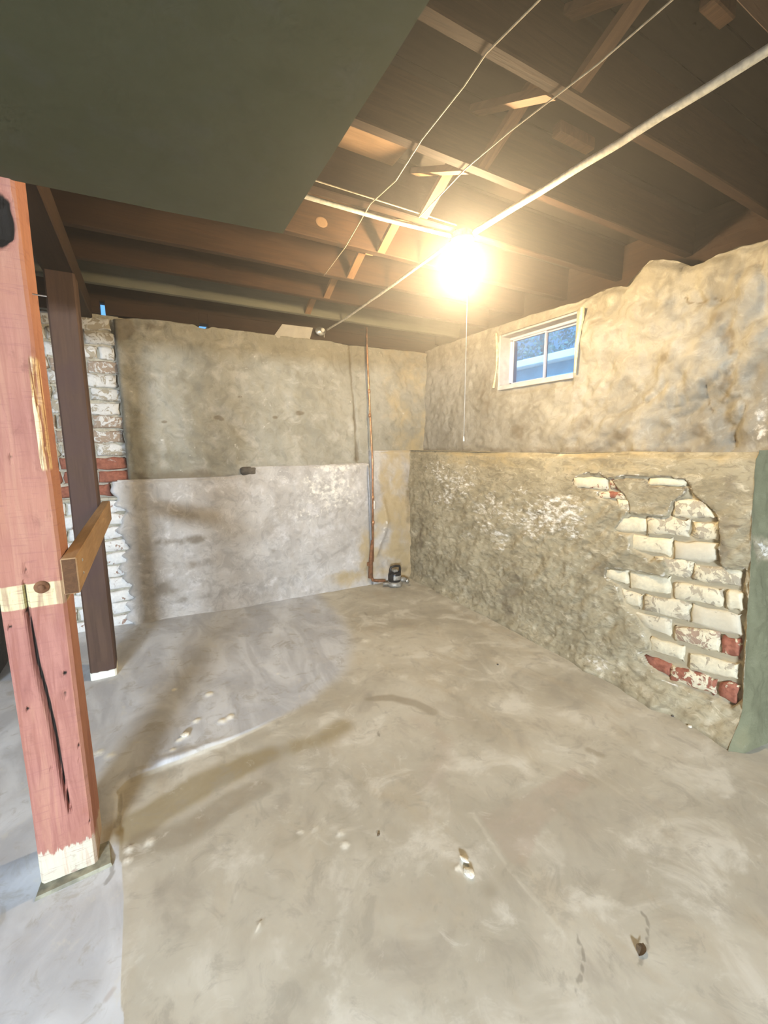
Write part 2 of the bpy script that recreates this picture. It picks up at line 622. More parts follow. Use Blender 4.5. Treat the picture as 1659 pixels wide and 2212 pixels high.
redd = np.maximum(redd, .8*np.exp(-(polydist(X, Y, gp([(228, 2160), (245, 2135)]), False)/.008)**2))
line = .85*np.exp(-(polydist(X, Y, gp([(1022, 1760), (1100, 1880), (1170, 1960), (1250, 2065)]), False)/.009)**2)
line = np.maximum(line, .6*np.exp(-(polydist(X, Y, gp([(1010, 1400), (1100, 1500), (1250, 1650), (1400, 1760), (1470, 1790)]), False)/.016)**2))
line = np.maximum(line, .6*np.exp(-(polydist(X, Y, gp([(400, 1640), (520, 1590), (640, 1540)]), False)/.012)**2))
line = np.maximum(line, .5*np.exp(-(polydist(X, Y, gp([(1010, 1760), (1130, 1700), (1180, 1680)]), False)/.008)**2))
for (a, b, s, k) in ((1480, 1690, .07, .6), (1560, 1780, .06, .6), (1430, 2060, .08, .6), (1300, 1930, .07, .4), (740, 1860, .05, .5)):
    p = onz(a, b, 0)
    line = np.maximum(line, k*np.exp(-(((X-p[0])**2+(Y-p[1])**2)/s**2)))
wht = np.zeros(X.shape)
for (a, b, s, k) in ((398, 1598, .021, 1), (388, 1606, .02, .8), (425, 1563, .022, .9), (480, 1562, .024, .9), (498, 1552, .022, 1), (452, 1505, .024, 1), (376, 1496, .014, .9), (373, 1628, .02, .7),
                     (1003, 1858, .018, .9), (990, 1878, .012, .8), (1015, 1890, .018, .9), (650, 1798, .02, .5), (678, 1790, .02, .5), (735, 1800, .02, .6), (745, 1825, .02, .6), (700, 1770, .02, .4),
                     (215, 1632, .03, .6), (240, 1640, .03, .6), (280, 1835, .02, .7), (325, 1820, .025, .6), (275, 1860, .02, .6), (560, 2000, .008, .8), (640, 2095, .006, .9), (555, 2010, .006, .7),
                     (790, 1385, .05, .5), (835, 1370, .05, .5), (600, 1455, .02, .5), (615, 1855, .005, .8)):
    p = onz(a, b, 0)
    wht = np.maximum(wht, k*np.exp(-(((X-p[0])**2+(Y-p[1])**2)/s**2)))
Z = Z+.006*sstep(.3, .8, wht)*(wht > .3)
crk = np.zeros(X.shape)
for pts, w in (([(1385, 1970), (1400, 1990), (1398, 2040), (1380, 2090)], .004), ([(1245, 2020), (1262, 2060), (1255, 2110), (1240, 2140)], .004), ([(258, 1712), (262, 1760), (250, 1795)], .006),
               ([(300, 1330), (420, 1310), (520, 1303)], .008), ([(235, 1840), (245, 1885), (228, 1910)], .007), ([(815, 1795), (818, 1802)], .006), ([(820, 1590), (815, 1580)], .005)):
    crk = np.maximum(crk, np.exp(-(polydist(X, Y, gp(pts), False)/w)**2))
floor = mobj('floor', np.stack([X, Y, Z], -1).reshape(-1, 3), grid_faces(len(fx), len(fy)), M['floor'], None, True,
             {'slab': slab, 'olive': olive, 'drk': drk, 'redd': redd, 'line': line, 'wht': wht, 'crk': crk})
tag(floor, 'worn patched concrete basement floor with brown stains', 'floor', None, 'structure')


def floor_z(x, y):
    i = min(max(np.searchsorted(fx, x), 0), len(fx)-1)
    j = min(max(np.searchsorted(fy, y), 0), len(fy)-1)
    return float(Z[i, j])


# ------------------------------------------------------------------ right wall: lower mortar face with bricks laid bare, ledge, green end
zq = lambda a, b: (1220+a/3.456, 980+b/3.456)
def yz(pts):
    return [tuple(onx(*zq(a, b), WALL_X)[1:]) for a, b in pts]
HOLE = yz([(50, 185), (90, 155), (170, 135), (205, 150), (250, 140), (310, 178), (420, 165), (530, 158), (700, 165), (890, 180), (930, 230), (950, 290), (1020, 340), (1130, 440), (1150, 500), (1160, 560), (1165, 640), (1150, 700),
           (1160, 830), (1270, 870), (1345, 860), (1345, 990), (1375, 1110), (1360, 1250), (1350, 1370), (1340, 1500), (1340, 1600), (1330, 1700), (1330, 1850), (1250, 1900), (1140, 1850), (1000, 1800), (900, 1760),
           (780, 1700), (700, 1650), (620, 1580), (560, 1490), (620, 1470), (620, 1400), (570, 1280), (500, 1190), (440, 1130), (410, 1060), (390, 990), (300, 920), (310, 850), (460, 862), (620, 890), (740, 915),
           (760, 870), (740, 800), (620, 790), (520, 730), (485, 700), (485, 605), (370, 590), (360, 560), (430, 470), (470, 430), (400, 390), (330, 350), (230, 310), (250, 280), (200, 265), (100, 250), (55, 215)])
ISL = yz([(345, 190), (580, 180), (620, 235), (900, 245), (890, 300), (800, 350), (760, 460), (480, 440), (470, 350), (440, 300), (380, 250)])
wy = axis((.70, 2.1, .0075), (2.1, 3.75, .012))
wz = axis((-.02, .02, .02), (.02, 1.305, .0085))
Yw, Zw = np.meshgrid(wy, wz, indexing='ij')
yend = .745+.075*Zw/1.3+.012*(fbm(Zw*9, Zw*0, 4, 6)-.5)
keepY = np.maximum(Yw, yend)          # squeeze the near columns on to the end line
Yw2 = np.where(Yw < yend, yend, Yw)
j1 = .012*(fbm(Yw*22, Zw*22, 3, 9)-.5)
jt = .012*(fbm(Yw*22, Zw*22, 3, 14)-.5)
hin = inside(Yw2+j1, Zw+jt, HOLE) & ~inside(Yw2+j1, Zw+jt, ISL)
hd = np.minimum(polydist(Yw2+j1, Zw+jt, HOLE), polydist(Yw2+j1, Zw+jt, ISL))
hs = np.where(hin, sstep(0, .007, hd), 0.0)
lp = .5+.5*np.sin(0)
ruf = sstep(1.17, .95, Zw)
bulge = (fbm(Yw*2.2, Zw*2.2, 3, 20)-.5)*.05 + (fbm((Yw+Zw*.7)*9, (Zw-Yw*.5)*5, 4, 22)-.5)*.042*ruf + (fbm(Yw*30, Zw*30, 3, 24)-.5)*.018*ruf
flare = .055*np.exp(-(Zw/.10)**2)*sstep(1.9, 1.1, Yw)*(.5+vnoise(Yw*9, Yw*0, 4)) + .03*np.exp(-(Zw/.05)**2)
lipline = polydist(Yw2, Zw, HOLE[:14], False)
Xw = WALL_X+.012*(Yw-1.5)-bulge*.8-flare
Xw = Xw*(1-hs)+(WALL_X+.030)*hs
# rounded top corner and rolled near corner
Xw = Xw+.03*sstep(1.27, 1.305, Zw)
zt = 1.300+.012*(fbm(Yw*3, Yw*0, 3, 31)-.5)-.012*sstep(1.1, 2.2, Yw)*sstep(3.3, 2.4, Yw)
Zw2 = Zw*(zt/1.305)
eff = np.zeros(Yw.shape)
def wp(a, b):
    return onx(a, b, WALL_X)[1:]
for a, b, s, k in ((945, 1015, .10, .75), (985, 1040, .10, .7), (960, 1075, .10, .62), (1010, 1010, .08, .5), (1055, 1090, .10, .62), (1045, 1130, .08, .5), (1120, 1060, .07, .5), (1160, 1115, .09, .8), (1180, 1095, .07, .7), (1215, 1090, .07, .95), (1230, 1120, .06, .8), (1130, 1125, .06, .7),
                   (1200, 1140, .05, .6), (1100, 1110, .07, .55), (1010, 1160, .06, .5), (1070, 1160, .07, .6), (1150, 1150, .07, .55), (1080, 1180, .06, .5), (1240, 1150, .05, .6), (985, 1290, .04, .5), (1010, 1220, .04, .4), (1300, 1430, .04, .75), (1320, 1440, .03, .8), (1280, 1425, .03, .6), (925, 1010, .06, .55)):
    p = wp(a, b)
    eff = np.maximum(eff, k*np.exp(-(((Yw-p[0])**2*.35+(Zw-p[1])**2)/(s*1.35)**2)))
eff = np.minimum(eff*.62, .40)*(.25+1.1*fbm(Yw*22, Zw*22, 4, 40, .65)) + .10*sstep(.55, .8, Zw)*sstep(1.2, 1.0, Zw)*sstep(1.3, 1.7, Yw)*fbm(Yw*20, Zw*20, 4, 41)
eff = np.where(np.abs(hd) < .009, np.maximum(eff, .30*(~hin)), eff)*(1-.9*hs)
tan = .40*sstep(1.10, 1.22, Zw)*sstep(.75, 1.0, Yw)*sstep(3.4, 3.0, Yw)*(.6+.6*fbm(Yw*4, Zw*4, 3, 44))
drkw = blobs(Yw, Zw, [(*wp(1090, 1300), .12, .20, .55), (*wp(1110, 1260), .10, .2, .5), (*wp(1560, 1180), .05, .18, .55), (*wp(1570, 1050), .05, .12, .4), (*wp(905, 1150), .10, .5, .45), (*wp(1020, 1285), .10, .08, .4), (*wp(1300, 1230), .12, .06, .45)])
drkw = np.maximum(drkw, np.where(~hin & (hd < .006) & (Zw > 1.06), .8, 0))
crack = polydist(Yw, Zw, [tuple(wp(a, b)) for a, b in ((1552, 1131), (1575, 1135), (1606, 1134))], False)
drkw = np.maximum(drkw, .9*np.exp(-(crack/.005)**2))
grn = sstep(.05, .0, Yw2-yend)*.8*sstep(0, .01, .02+0*Yw)
Vr = np.stack([Xw, Yw2, Zw2], -1)
wall_right = mobj('wall_right', Vr.reshape(-1, 3), grid_faces(len(wy), len(wz), None, True), M['plaster_right'], None, True,
                  {'wht': eff, 'tan': tan, 'drk': drkw, 'grn': np.zeros(Yw.shape), 'mort': hs})
tag(wall_right, 'lower right basement wall of rough mortar with exposed brick patch under a ledge', 'wall', None, 'structure')

# ledge top and the green painted end of the ledge
lx = np.linspace(0, 1, 10)
ly = axis((.70, 3.75, .03))
A, B = np.meshgrid(lx, ly, indexing='ij')
ztop = 1.300+.012*(fbm(B*3, B*0, 3, 31)-.5)-.012*sstep(1.1, 2.2, B)*sstep(3.3, 2.4, B)
Bq = np.maximum(B, .82)
LX = WALL_X+.03+A*.30
top = mobj('ledge_top', np.stack([LX, Bq, ztop-.004+.006*fbm(A*6, B*8, 3, 5)], -1).reshape(-1, 3), grid_faces(len(lx), len(ly)), M['plaster_right'], wall_right, True, {'wht': .35+0*A})
ex = axis((0, .75, .012))
ez = axis((-.02, 1.31, .012))
A, B = np.meshgrid(ex, ez, indexing='ij')
ye = .745+.075*B/1.3+.012*(fbm(B*9, B*0, 4, 6)-.5)
lumps = .05*(fbm(A*5, B*5, 4, 51)-.5)+.014*(fbm(A*24, B*24, 3, 52)-.5)
# broken seam at mid height where the coat has burst
br = np.exp(-((B-(.90-.25*A))/.05)**2)*sstep(0, .05, A)
ruin = .05*br*fbm(A*30, B*30, 3, 53)
Ye = ye-(lumps+ruin-.004)*sstep(0, .06, A)-.05*np.exp(-(B/.10)**2)*sstep(0, .05, A)
Xe = np.interp(B, Zw2[0], Xw[0])+A
wh = .42*br*sstep(.02, .07, A)
dk = blobs(A, B, [(.02, .85, .03, .12, .8), (.01, .45, .015, .3, .7)])*.7
gend = mobj('green_end_face', np.stack([Xe, Ye, B], -1).reshape(-1, 3), grid_faces(len(ex), len(ez)), M['plaster_right'], wall_right, True,
            {'grn': (.75-.7*br)*(.55+.8*fbm(A*9, B*6, 4, 57)), 'wht': wh, 'drk': np.maximum(dk, .45*fbm(A*6, B*5, 4, 58)*(fbm(A*3, B*3, 2, 59) > .5))})
gend['label'] = 'green painted end face of the ledge'


def brick_obj(name, quad, depth, axis_x, face, mat, parent, red, grey, seed, blue=1.0):
    """a brick whose weathered face is the quad of four (u, z) corners; axis_x True: face looks to -x, else to -y"""
    q = np.array(quad, float)
    us, vs_ = np.array([0, .05, .3, .55, .8, .95, 1]), np.array([0, .12, .5, .88, 1])
    V, F = [], []
    r = np.random.default_rng(seed)
    tl, tr, brr, bl = q
    for i, u in enumerate(us):
        for j, v in enumerate(vs_):
            p = (tl*(1-u)+tr*u)*(1-v)+(bl*(1-u)+brr*u)*v
            rim = (i in (0, len(us)-1)) or (j in (0, len(vs_)-1))
            p = p+r.normal(0, .0034, 2)*(1.3 if rim else .5)
            d = (.010 if rim else 0)+r.normal(0, .0032)
            V.append((p[0], p[1], d))
    n0 = len(V)
    nv = len(vs_)
    for i in range(len(us)-1):
        for j in range(nv-1):
            F.append((i*nv+j, (i+1)*nv+j, (i+1)*nv+j+1, i*nv+j+1))
    ring = [i*nv for i in range(len(us))] + [(len(us)-1)*nv+j for j in range(1, nv)] + [i*nv+nv-1 for i in range(len(us)-2, -1, -1)] + [j for j in range(nv-2, 0, -1)]
    for k in ring:
        V.append((V[k][0], V[k][1], depth))
    m = len(ring)
    for k in range(m):
        F.append((ring[k], ring[(k+1) % m], n0+(k+1) % m, n0+k)[::-1])
    F.append(tuple(n0+k for k in range(m)))
    c = q.mean(0)
    if axis_x:
        W = [(face+d, u, z) for u, z, d in V]
        org = (face, c[0], c[1])
    else:
        W = [(u, face+d, z) for u, z, d in V]
        org = (c[0], face, c[1])
    W = np.array(W)-np.array(org)
    o = mobj(name, W, F, mat, parent, True)
    bm = bmesh.new()
    bm.from_mesh(o.data)
    bmesh.ops.recalc_face_normals(bm, faces=bm.faces[:])
    bm.to_mesh(o.data)
    bm.free()
    o.location = org
    o.color = (red, grey, blue, 1)
    return o


RB = [((60, 170), (310, 185), (310, 272), (60, 255), .34, .1, 1), ((332, 182), (400, 186), (400, 268), (330, 262), .5, .1, 1), ((630, 180), (900, 190), (890, 245), (630, 237), .15, 0, 0),
      ((235, 285), (445, 288), (462, 345), (245, 335), .45, 0, 1), ((385, 345), (475, 345), (475, 430), (400, 420), .4, 0, 0), ((810, 338), (1030, 345), (1140, 490), (810, 470), .44, 0, 0),
      ((370, 470), (600, 476), (600, 590), (368, 576), .12, .1, 0), ((612, 470), (925, 490), (915, 618), (610, 602), .42, .15, 0), ((957, 500), (1162, 520), (1146, 648), (952, 626), .43, 0, 0),
      ((490, 610), (785, 640), (775, 766), (490, 712), .36, 0, 0), ((815, 650), (1142, 666), (1140, 806), (810, 790), .3, .6, 0),
      ((650, 765), (945, 805), (935, 930), (740, 905), .43, 0, 0), ((952, 825), (1312, 882), (1306, 996), (952, 940), .46, 0, 0),
      ((305, 855), (460, 875), (460, 976), (300, 925), .2, 0, 0), ((482, 880), (785, 930), (775, 1062), (476, 1002), .25, 0, 0), ((812, 958), (1172, 1020), (1170, 1146), (806, 1085), .42, .1, 0), ((1207, 1020), (1322, 1040), (1332, 1172), (1207, 1150), .36, .1, 0),
      ((420, 1010), (570, 1060), (560, 1157), (440, 1120), .4, .1, 0), ((592, 1050), (925, 1118), (918, 1258), (580, 1172), .42, .25, 0), ((947, 1130), (1312, 1200), (1312, 1366), (932, 1260), .3, .6, 0),
      ((505, 1182), (790, 1240), (785, 1366), (590, 1300), .35, .45, 0), ((817, 1280), (1150, 1335), (1150, 1482), (810, 1392), .45, 0, .4), ((1175, 1362), (1302, 1386), (1296, 1532), (1166, 1490), .56, 0, 1),
      ((630, 1372), (887, 1440), (880, 1550), (640, 1472), .36, .1, 0), ((922, 1490), (1292, 1570), (1287, 1682), (925, 1602), .36, .05, 0),
      ((575, 1492), (782, 1570), (772, 1662), (640, 1602), .66, 0, 1), ((790, 1580), (1130, 1690), (1112, 1802), (785, 1692), .47, 0, 1), ((1150, 1700), (1292, 1722), (1287, 1882), (1150, 1812), .56, 0, 1)]
for i, (a, b, c, d, red, grey, blue) in enumerate(RB):
    q = [onx(*zq(*p), WALL_X+.012)[1:] for p in (a, b, c, d)]
    brick_obj('brick', q, .045, True, WALL_X+.012+.004*math.sin(i*2.3), M['brick'], wall_right, red, grey, 100+i, blue)

# ------------------------------------------------------------------ right wall, upper lumpy parging with the window opening
WY0, WY1, WZ0, WZ1 = 1.93, 2.625, 1.795, 2.195
uy = axis((-.4, .6, .05), (.6, WY0, .011), (WY0, WY1, .02), (WY1, 3.80, .013))
uz = axis((1.22, WZ0, .0115), (WZ0, WZ1, .0115), (WZ1, 2.37, .0115))
Yu, Zu = np.meshgrid(uy, uz, indexing='ij')
topl = np.interp(Yu, [-.4, .6, .97, 1.07, 1.30, 1.36, 1.50, 1.57, 1.62, 1.77, 1.93, 2.6, 3.8], [2.31, 2.28, 2.25, 2.26, 2.255, 2.30, 2.352, 2.29, 2.25, 2.285, 2.26, 2.27, 2.27])+.02*(fbm(Yu*14, Yu*0, 3, 60)-.5)
Zu2 = np.minimum(Zu, topl)
near = sstep(2.35, 1.8, Yu)
bul = (fbm(Yu*3.0, Zu*3.0, 3, 62)-.5)*.10*near + (fbm(Yu*8, Zu*8, 4, 63)-.5)*.085*(.35+.65*near) + (fbm(Yu*28, Zu*28, 3, 64)-.5)*.016
# crumbled hollow in the parging near the green corner
hol = [tuple(onx(a, b, UP_X)[1:]) for a, b in ((1565, 700), (1580, 780), (1555, 850), (1560, 910), (1572, 950))]
hdst = polydist(Yu, Zu, hol, False)
pit = np.exp(-(hdst/.045)**2)
bul = bul-.05*pit+.035*pit*fbm(Yu*45, Zu*45, 2, 66)
ck = [tuple(onx(a, b, UP_X)[1:]) for a, b in ((1470, 640), (1476, 652), (1500, 650), (1530, 640), (1545, 645))]
cd = np.minimum(polydist(Yu, Zu, ck, False), polydist(Yu, Zu, [tuple(onx(a, b, UP_X)[1:]) for a, b in ((1520, 830), (1518, 870), (1530, 890))], False))
bul = bul-.015*np.exp(-(cd/.006)**2)
crease = (1-np.abs(2*fbm(Yu*3.4, Zu*3.4, 4, 68)-1))**14
bul = bul-.022*crease*near
wd = np.maximum(np.maximum(WY0-Yu, Yu-WY1), np.maximum(WZ0-Zu, Zu-WZ1))
bul = bul*sstep(0, .06, wd)
Xu = UP_X-bul+.03*sstep(.05, 0, topl-Zu2)*near
# recessed panel below the window
Xu = Xu+.02*((Yu > WY0) & (Yu < WY1) & (Zu < WZ0-.0)*(Zu > 1.73))
keep = ~((Yu[:-1, :-1] >= WY0-1e-4) & (Yu[1:, 1:] <= WY1+1e-4) & (Zu[:-1, :-1] >= WZ0-1e-4) & (Zu[1:, 1:] <= WZ1+1e-4))
dku = blobs(Yu, Zu, [(*onx(a, b, UP_X)[1:], r1, r2, k) for a, b, r1, r2, k in ((1120, 930, .2, .12, .55), (1260, 920, .10, .08, .45), (1330, 940, .15, .05, .55), (1500, 930, .06, .06, .5), (1440, 770, .05, .05, .6), (1425, 860, .04, .05, .45), (1350, 820, .05, .06, .35), (1485, 840, .03, .05, .7), (1360, 600, .12, .05, .45), (1230, 560, .2, .05, .5), (1550, 680, .05, .05, .5), (1050, 850, .2, .3, .45), (1640, 790, .08, .06, .4), (1300, 760, .05, .1, .3))])
dku = dku*(.25+1.3*fbm(Yu*13, Zu*13, 4, 69, .6))
dku = np.maximum(dku, .42*crease*fbm(Yu*5, Zu*5, 2, 61)*near*1.6)
dku = np.maximum(dku, .9*np.exp(-(hdst/.035)**2)*fbm(Yu*30, Zu*30, 3, 67))
dku = np.maximum(dku, .8*np.exp(-(cd/.007)**2))
dku = np.maximum(dku, .45*sstep(.06, .0, Zu-1.30)*(Yu > 1.2))
whu = blobs(Yu, Zu, [(*onx(1640, 920, UP_X)[1:], .07, .10, .34), (*onx(1655, 880, UP_X)[1:], .06, .1, .28)])
wru = mobj('upper_parging', np.stack([Xu, Yu, Zu2], -1).reshape(-1, 3), grid_faces(len(uy), len(uz), keep, True), M['plaster_right_up'], wall_right, True, {'drk': dku, 'wht': whu})
wru['label'] = 'lumpy cream parging above the ledge'
# solid core behind it so no light leaks
MB().box((WALL_X+.08, .86, -.02), (2.78, 3.9, 1.25), 0).build('core', M['mortar'], wall_right)
b = MB()
b.box((2.60, -.5, 1.2), (2.675, WY0-.03, 2.22), 0)
b.box((2.60, WY1+.03, 1.2), (2.675, 3.9, 2.22), 0)
b.box((2.60, WY0-.03, 1.2), (2.675, WY1+.03, WZ0-.03), 0)
b.build('upper_core', M['mortar'], wall_right)
MB().box((2.665, -4.6, 2.205), (2.80, 3.9, 2.6), .002).build('rim_joist', M['beam'], wall_right)
MB().box((2.56, -4.6, -.05), (2.78, .79, 2.35), 0).build('near_wall', M['plaster_right_up'], wall_right)

# ------------------------------------------------------------------ window in the right wall
win = empty('window_1', (2.62, 2.28, 2.0))
tag(win, 'small white sliding basement window set high in the wall', 'window', None, 'structure')


def wpart(b, name, mat, parent=win, off=(2.62, 2.28, 2.0)):
    b.v = [tuple(np.array(v)-np.array(off)) for v in b.v]
    return b.build(name, mat, parent)


# reveal boards lining the opening
for nm, lo, hi in (('reveal_sill', (2.495, WY0, WZ0-.02), (2.675, WY1, WZ0+.012)), ('reveal_head', (2.515, WY0, WZ1-.012), (2.675, WY1, WZ1+.02)), ('reveal_jamb', (2.50, WY1-.012, WZ0), (2.675, WY1+.02, WZ1)), ('reveal_jamb', (2.52, WY0-.02, WZ0), (2.675, WY0+.012, WZ1))):
    wpart(MB().box(lo, hi, .003), nm, M['reveal'])
fy0, fy1, fz0, fz1 = WY0+.012, WY1-.012, WZ0+.012, WZ1-.012
fr = MB()
XF = 2.60
fr.box((XF, fy0, fz0), (XF+.07, fy1, fz0+.020), .004)
fr.box((XF, fy0, fz1-.020), (XF+.07, fy1, fz1), .004)
fr.box((XF, fy0, fz0+.028), (XF+.07, fy0+.022, fz1-.028), .004)
fr.box((XF, fy1-.022, fz0+.028), (XF+.07, fy1, fz1-.028), .004)
wpart(fr, 'frame', M['vinyl'])
gt = NT('window_glass', .02, .5)
gt.b.inputs['Transmission Weight'].default_value = 1.0
gt.b.inputs['IOR'].default_value = 1.02
M['glass'] = gt.done((.93, .97, 1.0))
mid = 2.28
for (y0, y1, xo) in ((mid-.012, fy1-.020, .012), (fy0+.020, mid+.012, .036)):
    s = MB()
    z0, z1 = fz0+.018, fz1-.018
    w = .012
    s.box((XF+xo, y0, z0), (XF+xo+.022, y1, z0+w), .002)
    s.box((XF+xo, y0, z1-w), (XF+xo+.022, y1, z1), .002)
    s.box((XF+xo, y0, z0+w), (XF+xo+.022, y0+w, z1-w), .002)
    s.box((XF+xo, y1-w, z0+w), (XF+xo+.022, y1, z1-w), .002)
    so = wpart(s, 'sash', M['vinyl'])
    g = MB().box((XF+xo+.009, y0+w-.002, z0+w-.002), (XF+xo+.013, y1-w+.002, z1-w+.002), 0)
    wpart(g, 'pane', M['glass'], so)
foam = MB()
pts = [onx(a, b, 2.50-.02) for a, b in ((1259, 664), (1256, 690), (1252, 715), (1246, 745), (1244, 780), (1242, 806))]
foam.tube(pts, [.012, .017, .011, .013, .008, .006], 8)
wpart(foam, 'foam_seal', M['foam'])
foam = MB()
pts = [onx(a, b, 2.50-.015) for a, b in ((1072, 720), (1074, 760), (1072, 800), (1066, 838))]
foam.tube(pts, [.007, .010, .005, .009], 8)
wpart(foam, 'foam_seal', M['foam'])

# ------------------------------------------------------------------ back wall
bx = axis((-.13, 2.56, .0125))
bz = axis((1.0, 2.262, .0125))
Xb, Zb = np.meshgrid(bx, bz, indexing='ij')
tr = fbm(Xb*2.2+Zb*1.0, Zb*2.4, 5, 70)
st = sum(.009*sstep(-.012, .012, tr-k) for k in (.36, .44, .5, .56, .63))
Yb = UPB_Y-st-(fbm(Xb*1.3, Zb*1.3, 3, 71)-.5)*.03-(fbm(Xb*20, Zb*20, 4, 72)-.5)*.009
cr = [(ony(a, b, UPB_Y)[0], ony(a, b, UPB_Y)[2]) for a, b in ((755, 742), (760, 820), (766, 900), (770, 960), (772, 992))]
cdist = polydist(Xb, Zb, cr, False)
cw = .010+.014*sstep(1.45, 1.2, Zb)
Yb = Yb+.03*np.exp(-(cdist/cw)**2)
Yb = Yb+.02*sstep(.012, 0, Xb+.13+.0*Zb)
topb = 2.245-.022*np.exp(-((Xb-.45)/.05)**4)+.012*(fbm(Xb*9, Xb*0, 3, 74)-.5)-.02*sstep(.0, -.1, Xb)
Zb2 = np.minimum(Zb, topb)
dkb = .85*np.exp(-(cdist/(cw*1.0))**2)
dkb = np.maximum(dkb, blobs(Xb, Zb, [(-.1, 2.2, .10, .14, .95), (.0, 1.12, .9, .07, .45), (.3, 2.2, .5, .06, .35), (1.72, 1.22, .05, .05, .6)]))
for a, b, s in ((517, 858, .010), (470, 902, .016), (478, 906, .012), (592, 902, .014), (645, 893, .02), (355, 912, .012)):
    p = ony(a, b, UPB_Y)
    dkb = np.maximum(dkb, .95*np.exp(-(((Xb-p[0])/2)**2+(Zb-p[2])**2)/s**2))
edgeb = sum(np.exp(-((tr-k-.008)/.007)**2) for k in (.44, .5, .56))
ridge_light = .27*edgeb*(fbm(Xb*7, Zb*7, 3, 75) > .5)  # light on the trowel ridges painted in as pale edges
tanb = .5*sstep(1.5, 2.3, Xb)*(.5+.6*fbm(Xb*3, Zb*3, 3, 76))
wall_back = mobj('wall_back', np.stack([Xb, Yb, Zb2], -1).reshape(-1, 3), grid_faces(len(bx), len(bz), None), M['plaster_back'], None, True, {'drk': dkb, 'wht': ridge_light, 'tan': tanb})
tag(wall_back, 'plastered back wall with a stepped lower bench and bare brick at its end', 'wall', None, 'structure')
# lower bench (front coat), ragged at its left end
cxs = axis((-.30, 1.86, .0115))
czs = axis((-.02, 1.19, .0115))
Xc, Zc = np.meshgrid(cxs, czs, indexing='ij')
topc = np.interp(Xc, [-.3, .65, .70, .78, 1.78, 1.83, 1.86], [1.092, 1.112, 1.12, 1.172, 1.186, 1.18, 1.13])+.008*(fbm(Xc*8, Xc*0, 3, 80)-.5)
Zc2 = np.minimum(Zc, topc)
left = -.205+.05*(fbm(Zc*9, Zc*0, 4, 82)-.5)*2+.012*np.sin(Zc*66)+.05*(fbm(Zc*24, Zc*0+5, 3, 83)-.5)-.02*sstep(.9, 1.0, Zc)
Xc2 = np.maximum(Xc, left)
# ghost of the courses under the thin coat
crs = .5+.5*np.cos(2*math.pi*(Zc+.01*(fbm(Xc*3, Zc*3, 2, 84)-.5)*4)/.19)
Yc = BACK_Y-(fbm(Xc*1.6, Zc*2.2, 3, 85)-.5)*.035-.006*crs*fbm(Xc*2.5, Zc*2, 2, 86)-(fbm(Xc*15, Zc*15, 4, 87)-.5)*.016
Yc = Yc+.02*sstep(.02, 0, topc-Zc2)+.02*sstep(1.82, 1.86, Xc)+.03*sstep(.012, 0, Xc2-left)-.02*np.exp(-(Zc/.06)**2)
dkc = blobs(Xc, Zc, [(.25, .62, .45, .05, .6), (.2, .42, .4, .06, .45), (.05, .25, .2, .1, .5), (.85, .45, .3, .05, .4), (.05, .95, .15, .05, .35), (.5, .9, .2, .06, .3), (.3, .15, .4, .05, .45), (1.3, .3, .3, .06, .35)])*(.55+.7*fbm(Xc*6, Zc*9, 3, 88))
day_patch = .55*blobs(Xc, Zc, [(1.45, .95, .35, .25, .8), (1.0, 1.1, .3, .1, .5), (1.2, .75, .4, .2, .5), (1.5, 1.15, .3, .06, .9)])  # patch of daylight painted pale on the right part of the bench
tanc = blobs(Xc, Zc, [(1.8, .3, .15, .4, .6), (1.6, .1, .3, .1, .6)])
bench = mobj('lower_bench', np.stack([Xc2, Yc, Zc2], -1).reshape(-1, 3), grid_faces(len(cxs), len(czs)), M['plaster_bench'], wall_back, True, {'drk': dkc, 'wht': day_patch, 'tan': tanc})
MB().box((-.20, BACK_Y+.012, 1.0), (.66, UPB_Y+.05, 1.105), .004).build('bench_ledge', M['plaster_bench'], wall_back)
MB().box((.74, BACK_Y+.012, 1.0), (1.84, UPB_Y+.05, 1.178), .006).build('bench_ledge', M['plaster_bench'], wall_back)
# corner part beside the pump, higher and ochre
kx = axis((1.845, 2.42, .0115))
kz = axis((-.02, 1.30, .0115))
Xk, Zk = np.meshgrid(kx, kz, indexing='ij')
Yk = BACK_Y+.012-(fbm(Xk*4, Zk*3, 4, 90)-.5)*.05-(fbm(Xk*18, Zk*18, 3, 91)-.5)*.01-.05*np.exp(-(Zk/.10)**2)+.02*sstep(1.275, 1.3, Zk)
rib = polydist(Xk, Zk, [(1.90, .30), (1.97, .45), (2.02, .62), (1.98, .80)], False)
Yk = Yk-.02*np.exp(-(rib/.035)**2)
corner = mobj('corner_bench', np.stack([Xk, Yk, Zk], -1).reshape(-1, 3), grid_faces(len(kx), len(kz)), M['plaster_bench'], wall_back, True,
              {'tan': (.55-.5*sstep(2.0, 1.88, Xk)*sstep(.6, .9, Zk))*(.4+fbm(Xk*7, Zk*5, 4, 97)), 'wht': .5*np.exp(-(rib/.02)**2)*(fbm(Xk*20, Zk*20, 3, 98)*1.2), 'drk': blobs(Xk, Zk, [(2.27, .9, .05, .4, .5), (2.2, .1, .1, .05, .5)])})
MB().box((1.85, BACK_Y+.03, 1.2), (2.6, UPB_Y+.1, 1.296), .004).build('bench_ledge', M['plaster_bench'], wall_back)
core = MB().box((-4.1, UPB_Y+.06, -.02), (2.75, UPB_Y+.2, 2.2), 0)
for xa, xb_ in ((-4.1, -.215), (-.165, .40), (.485, 2.75)):
    core.box((xa, UPB_Y+.06, 2.2), (xb_, UPB_Y+.2, 2.262), 0)
core.build('core', M['mortar'], wall_back)
# mortar beds behind the bare bricks
mx = axis((-1.6, -.10, .03))

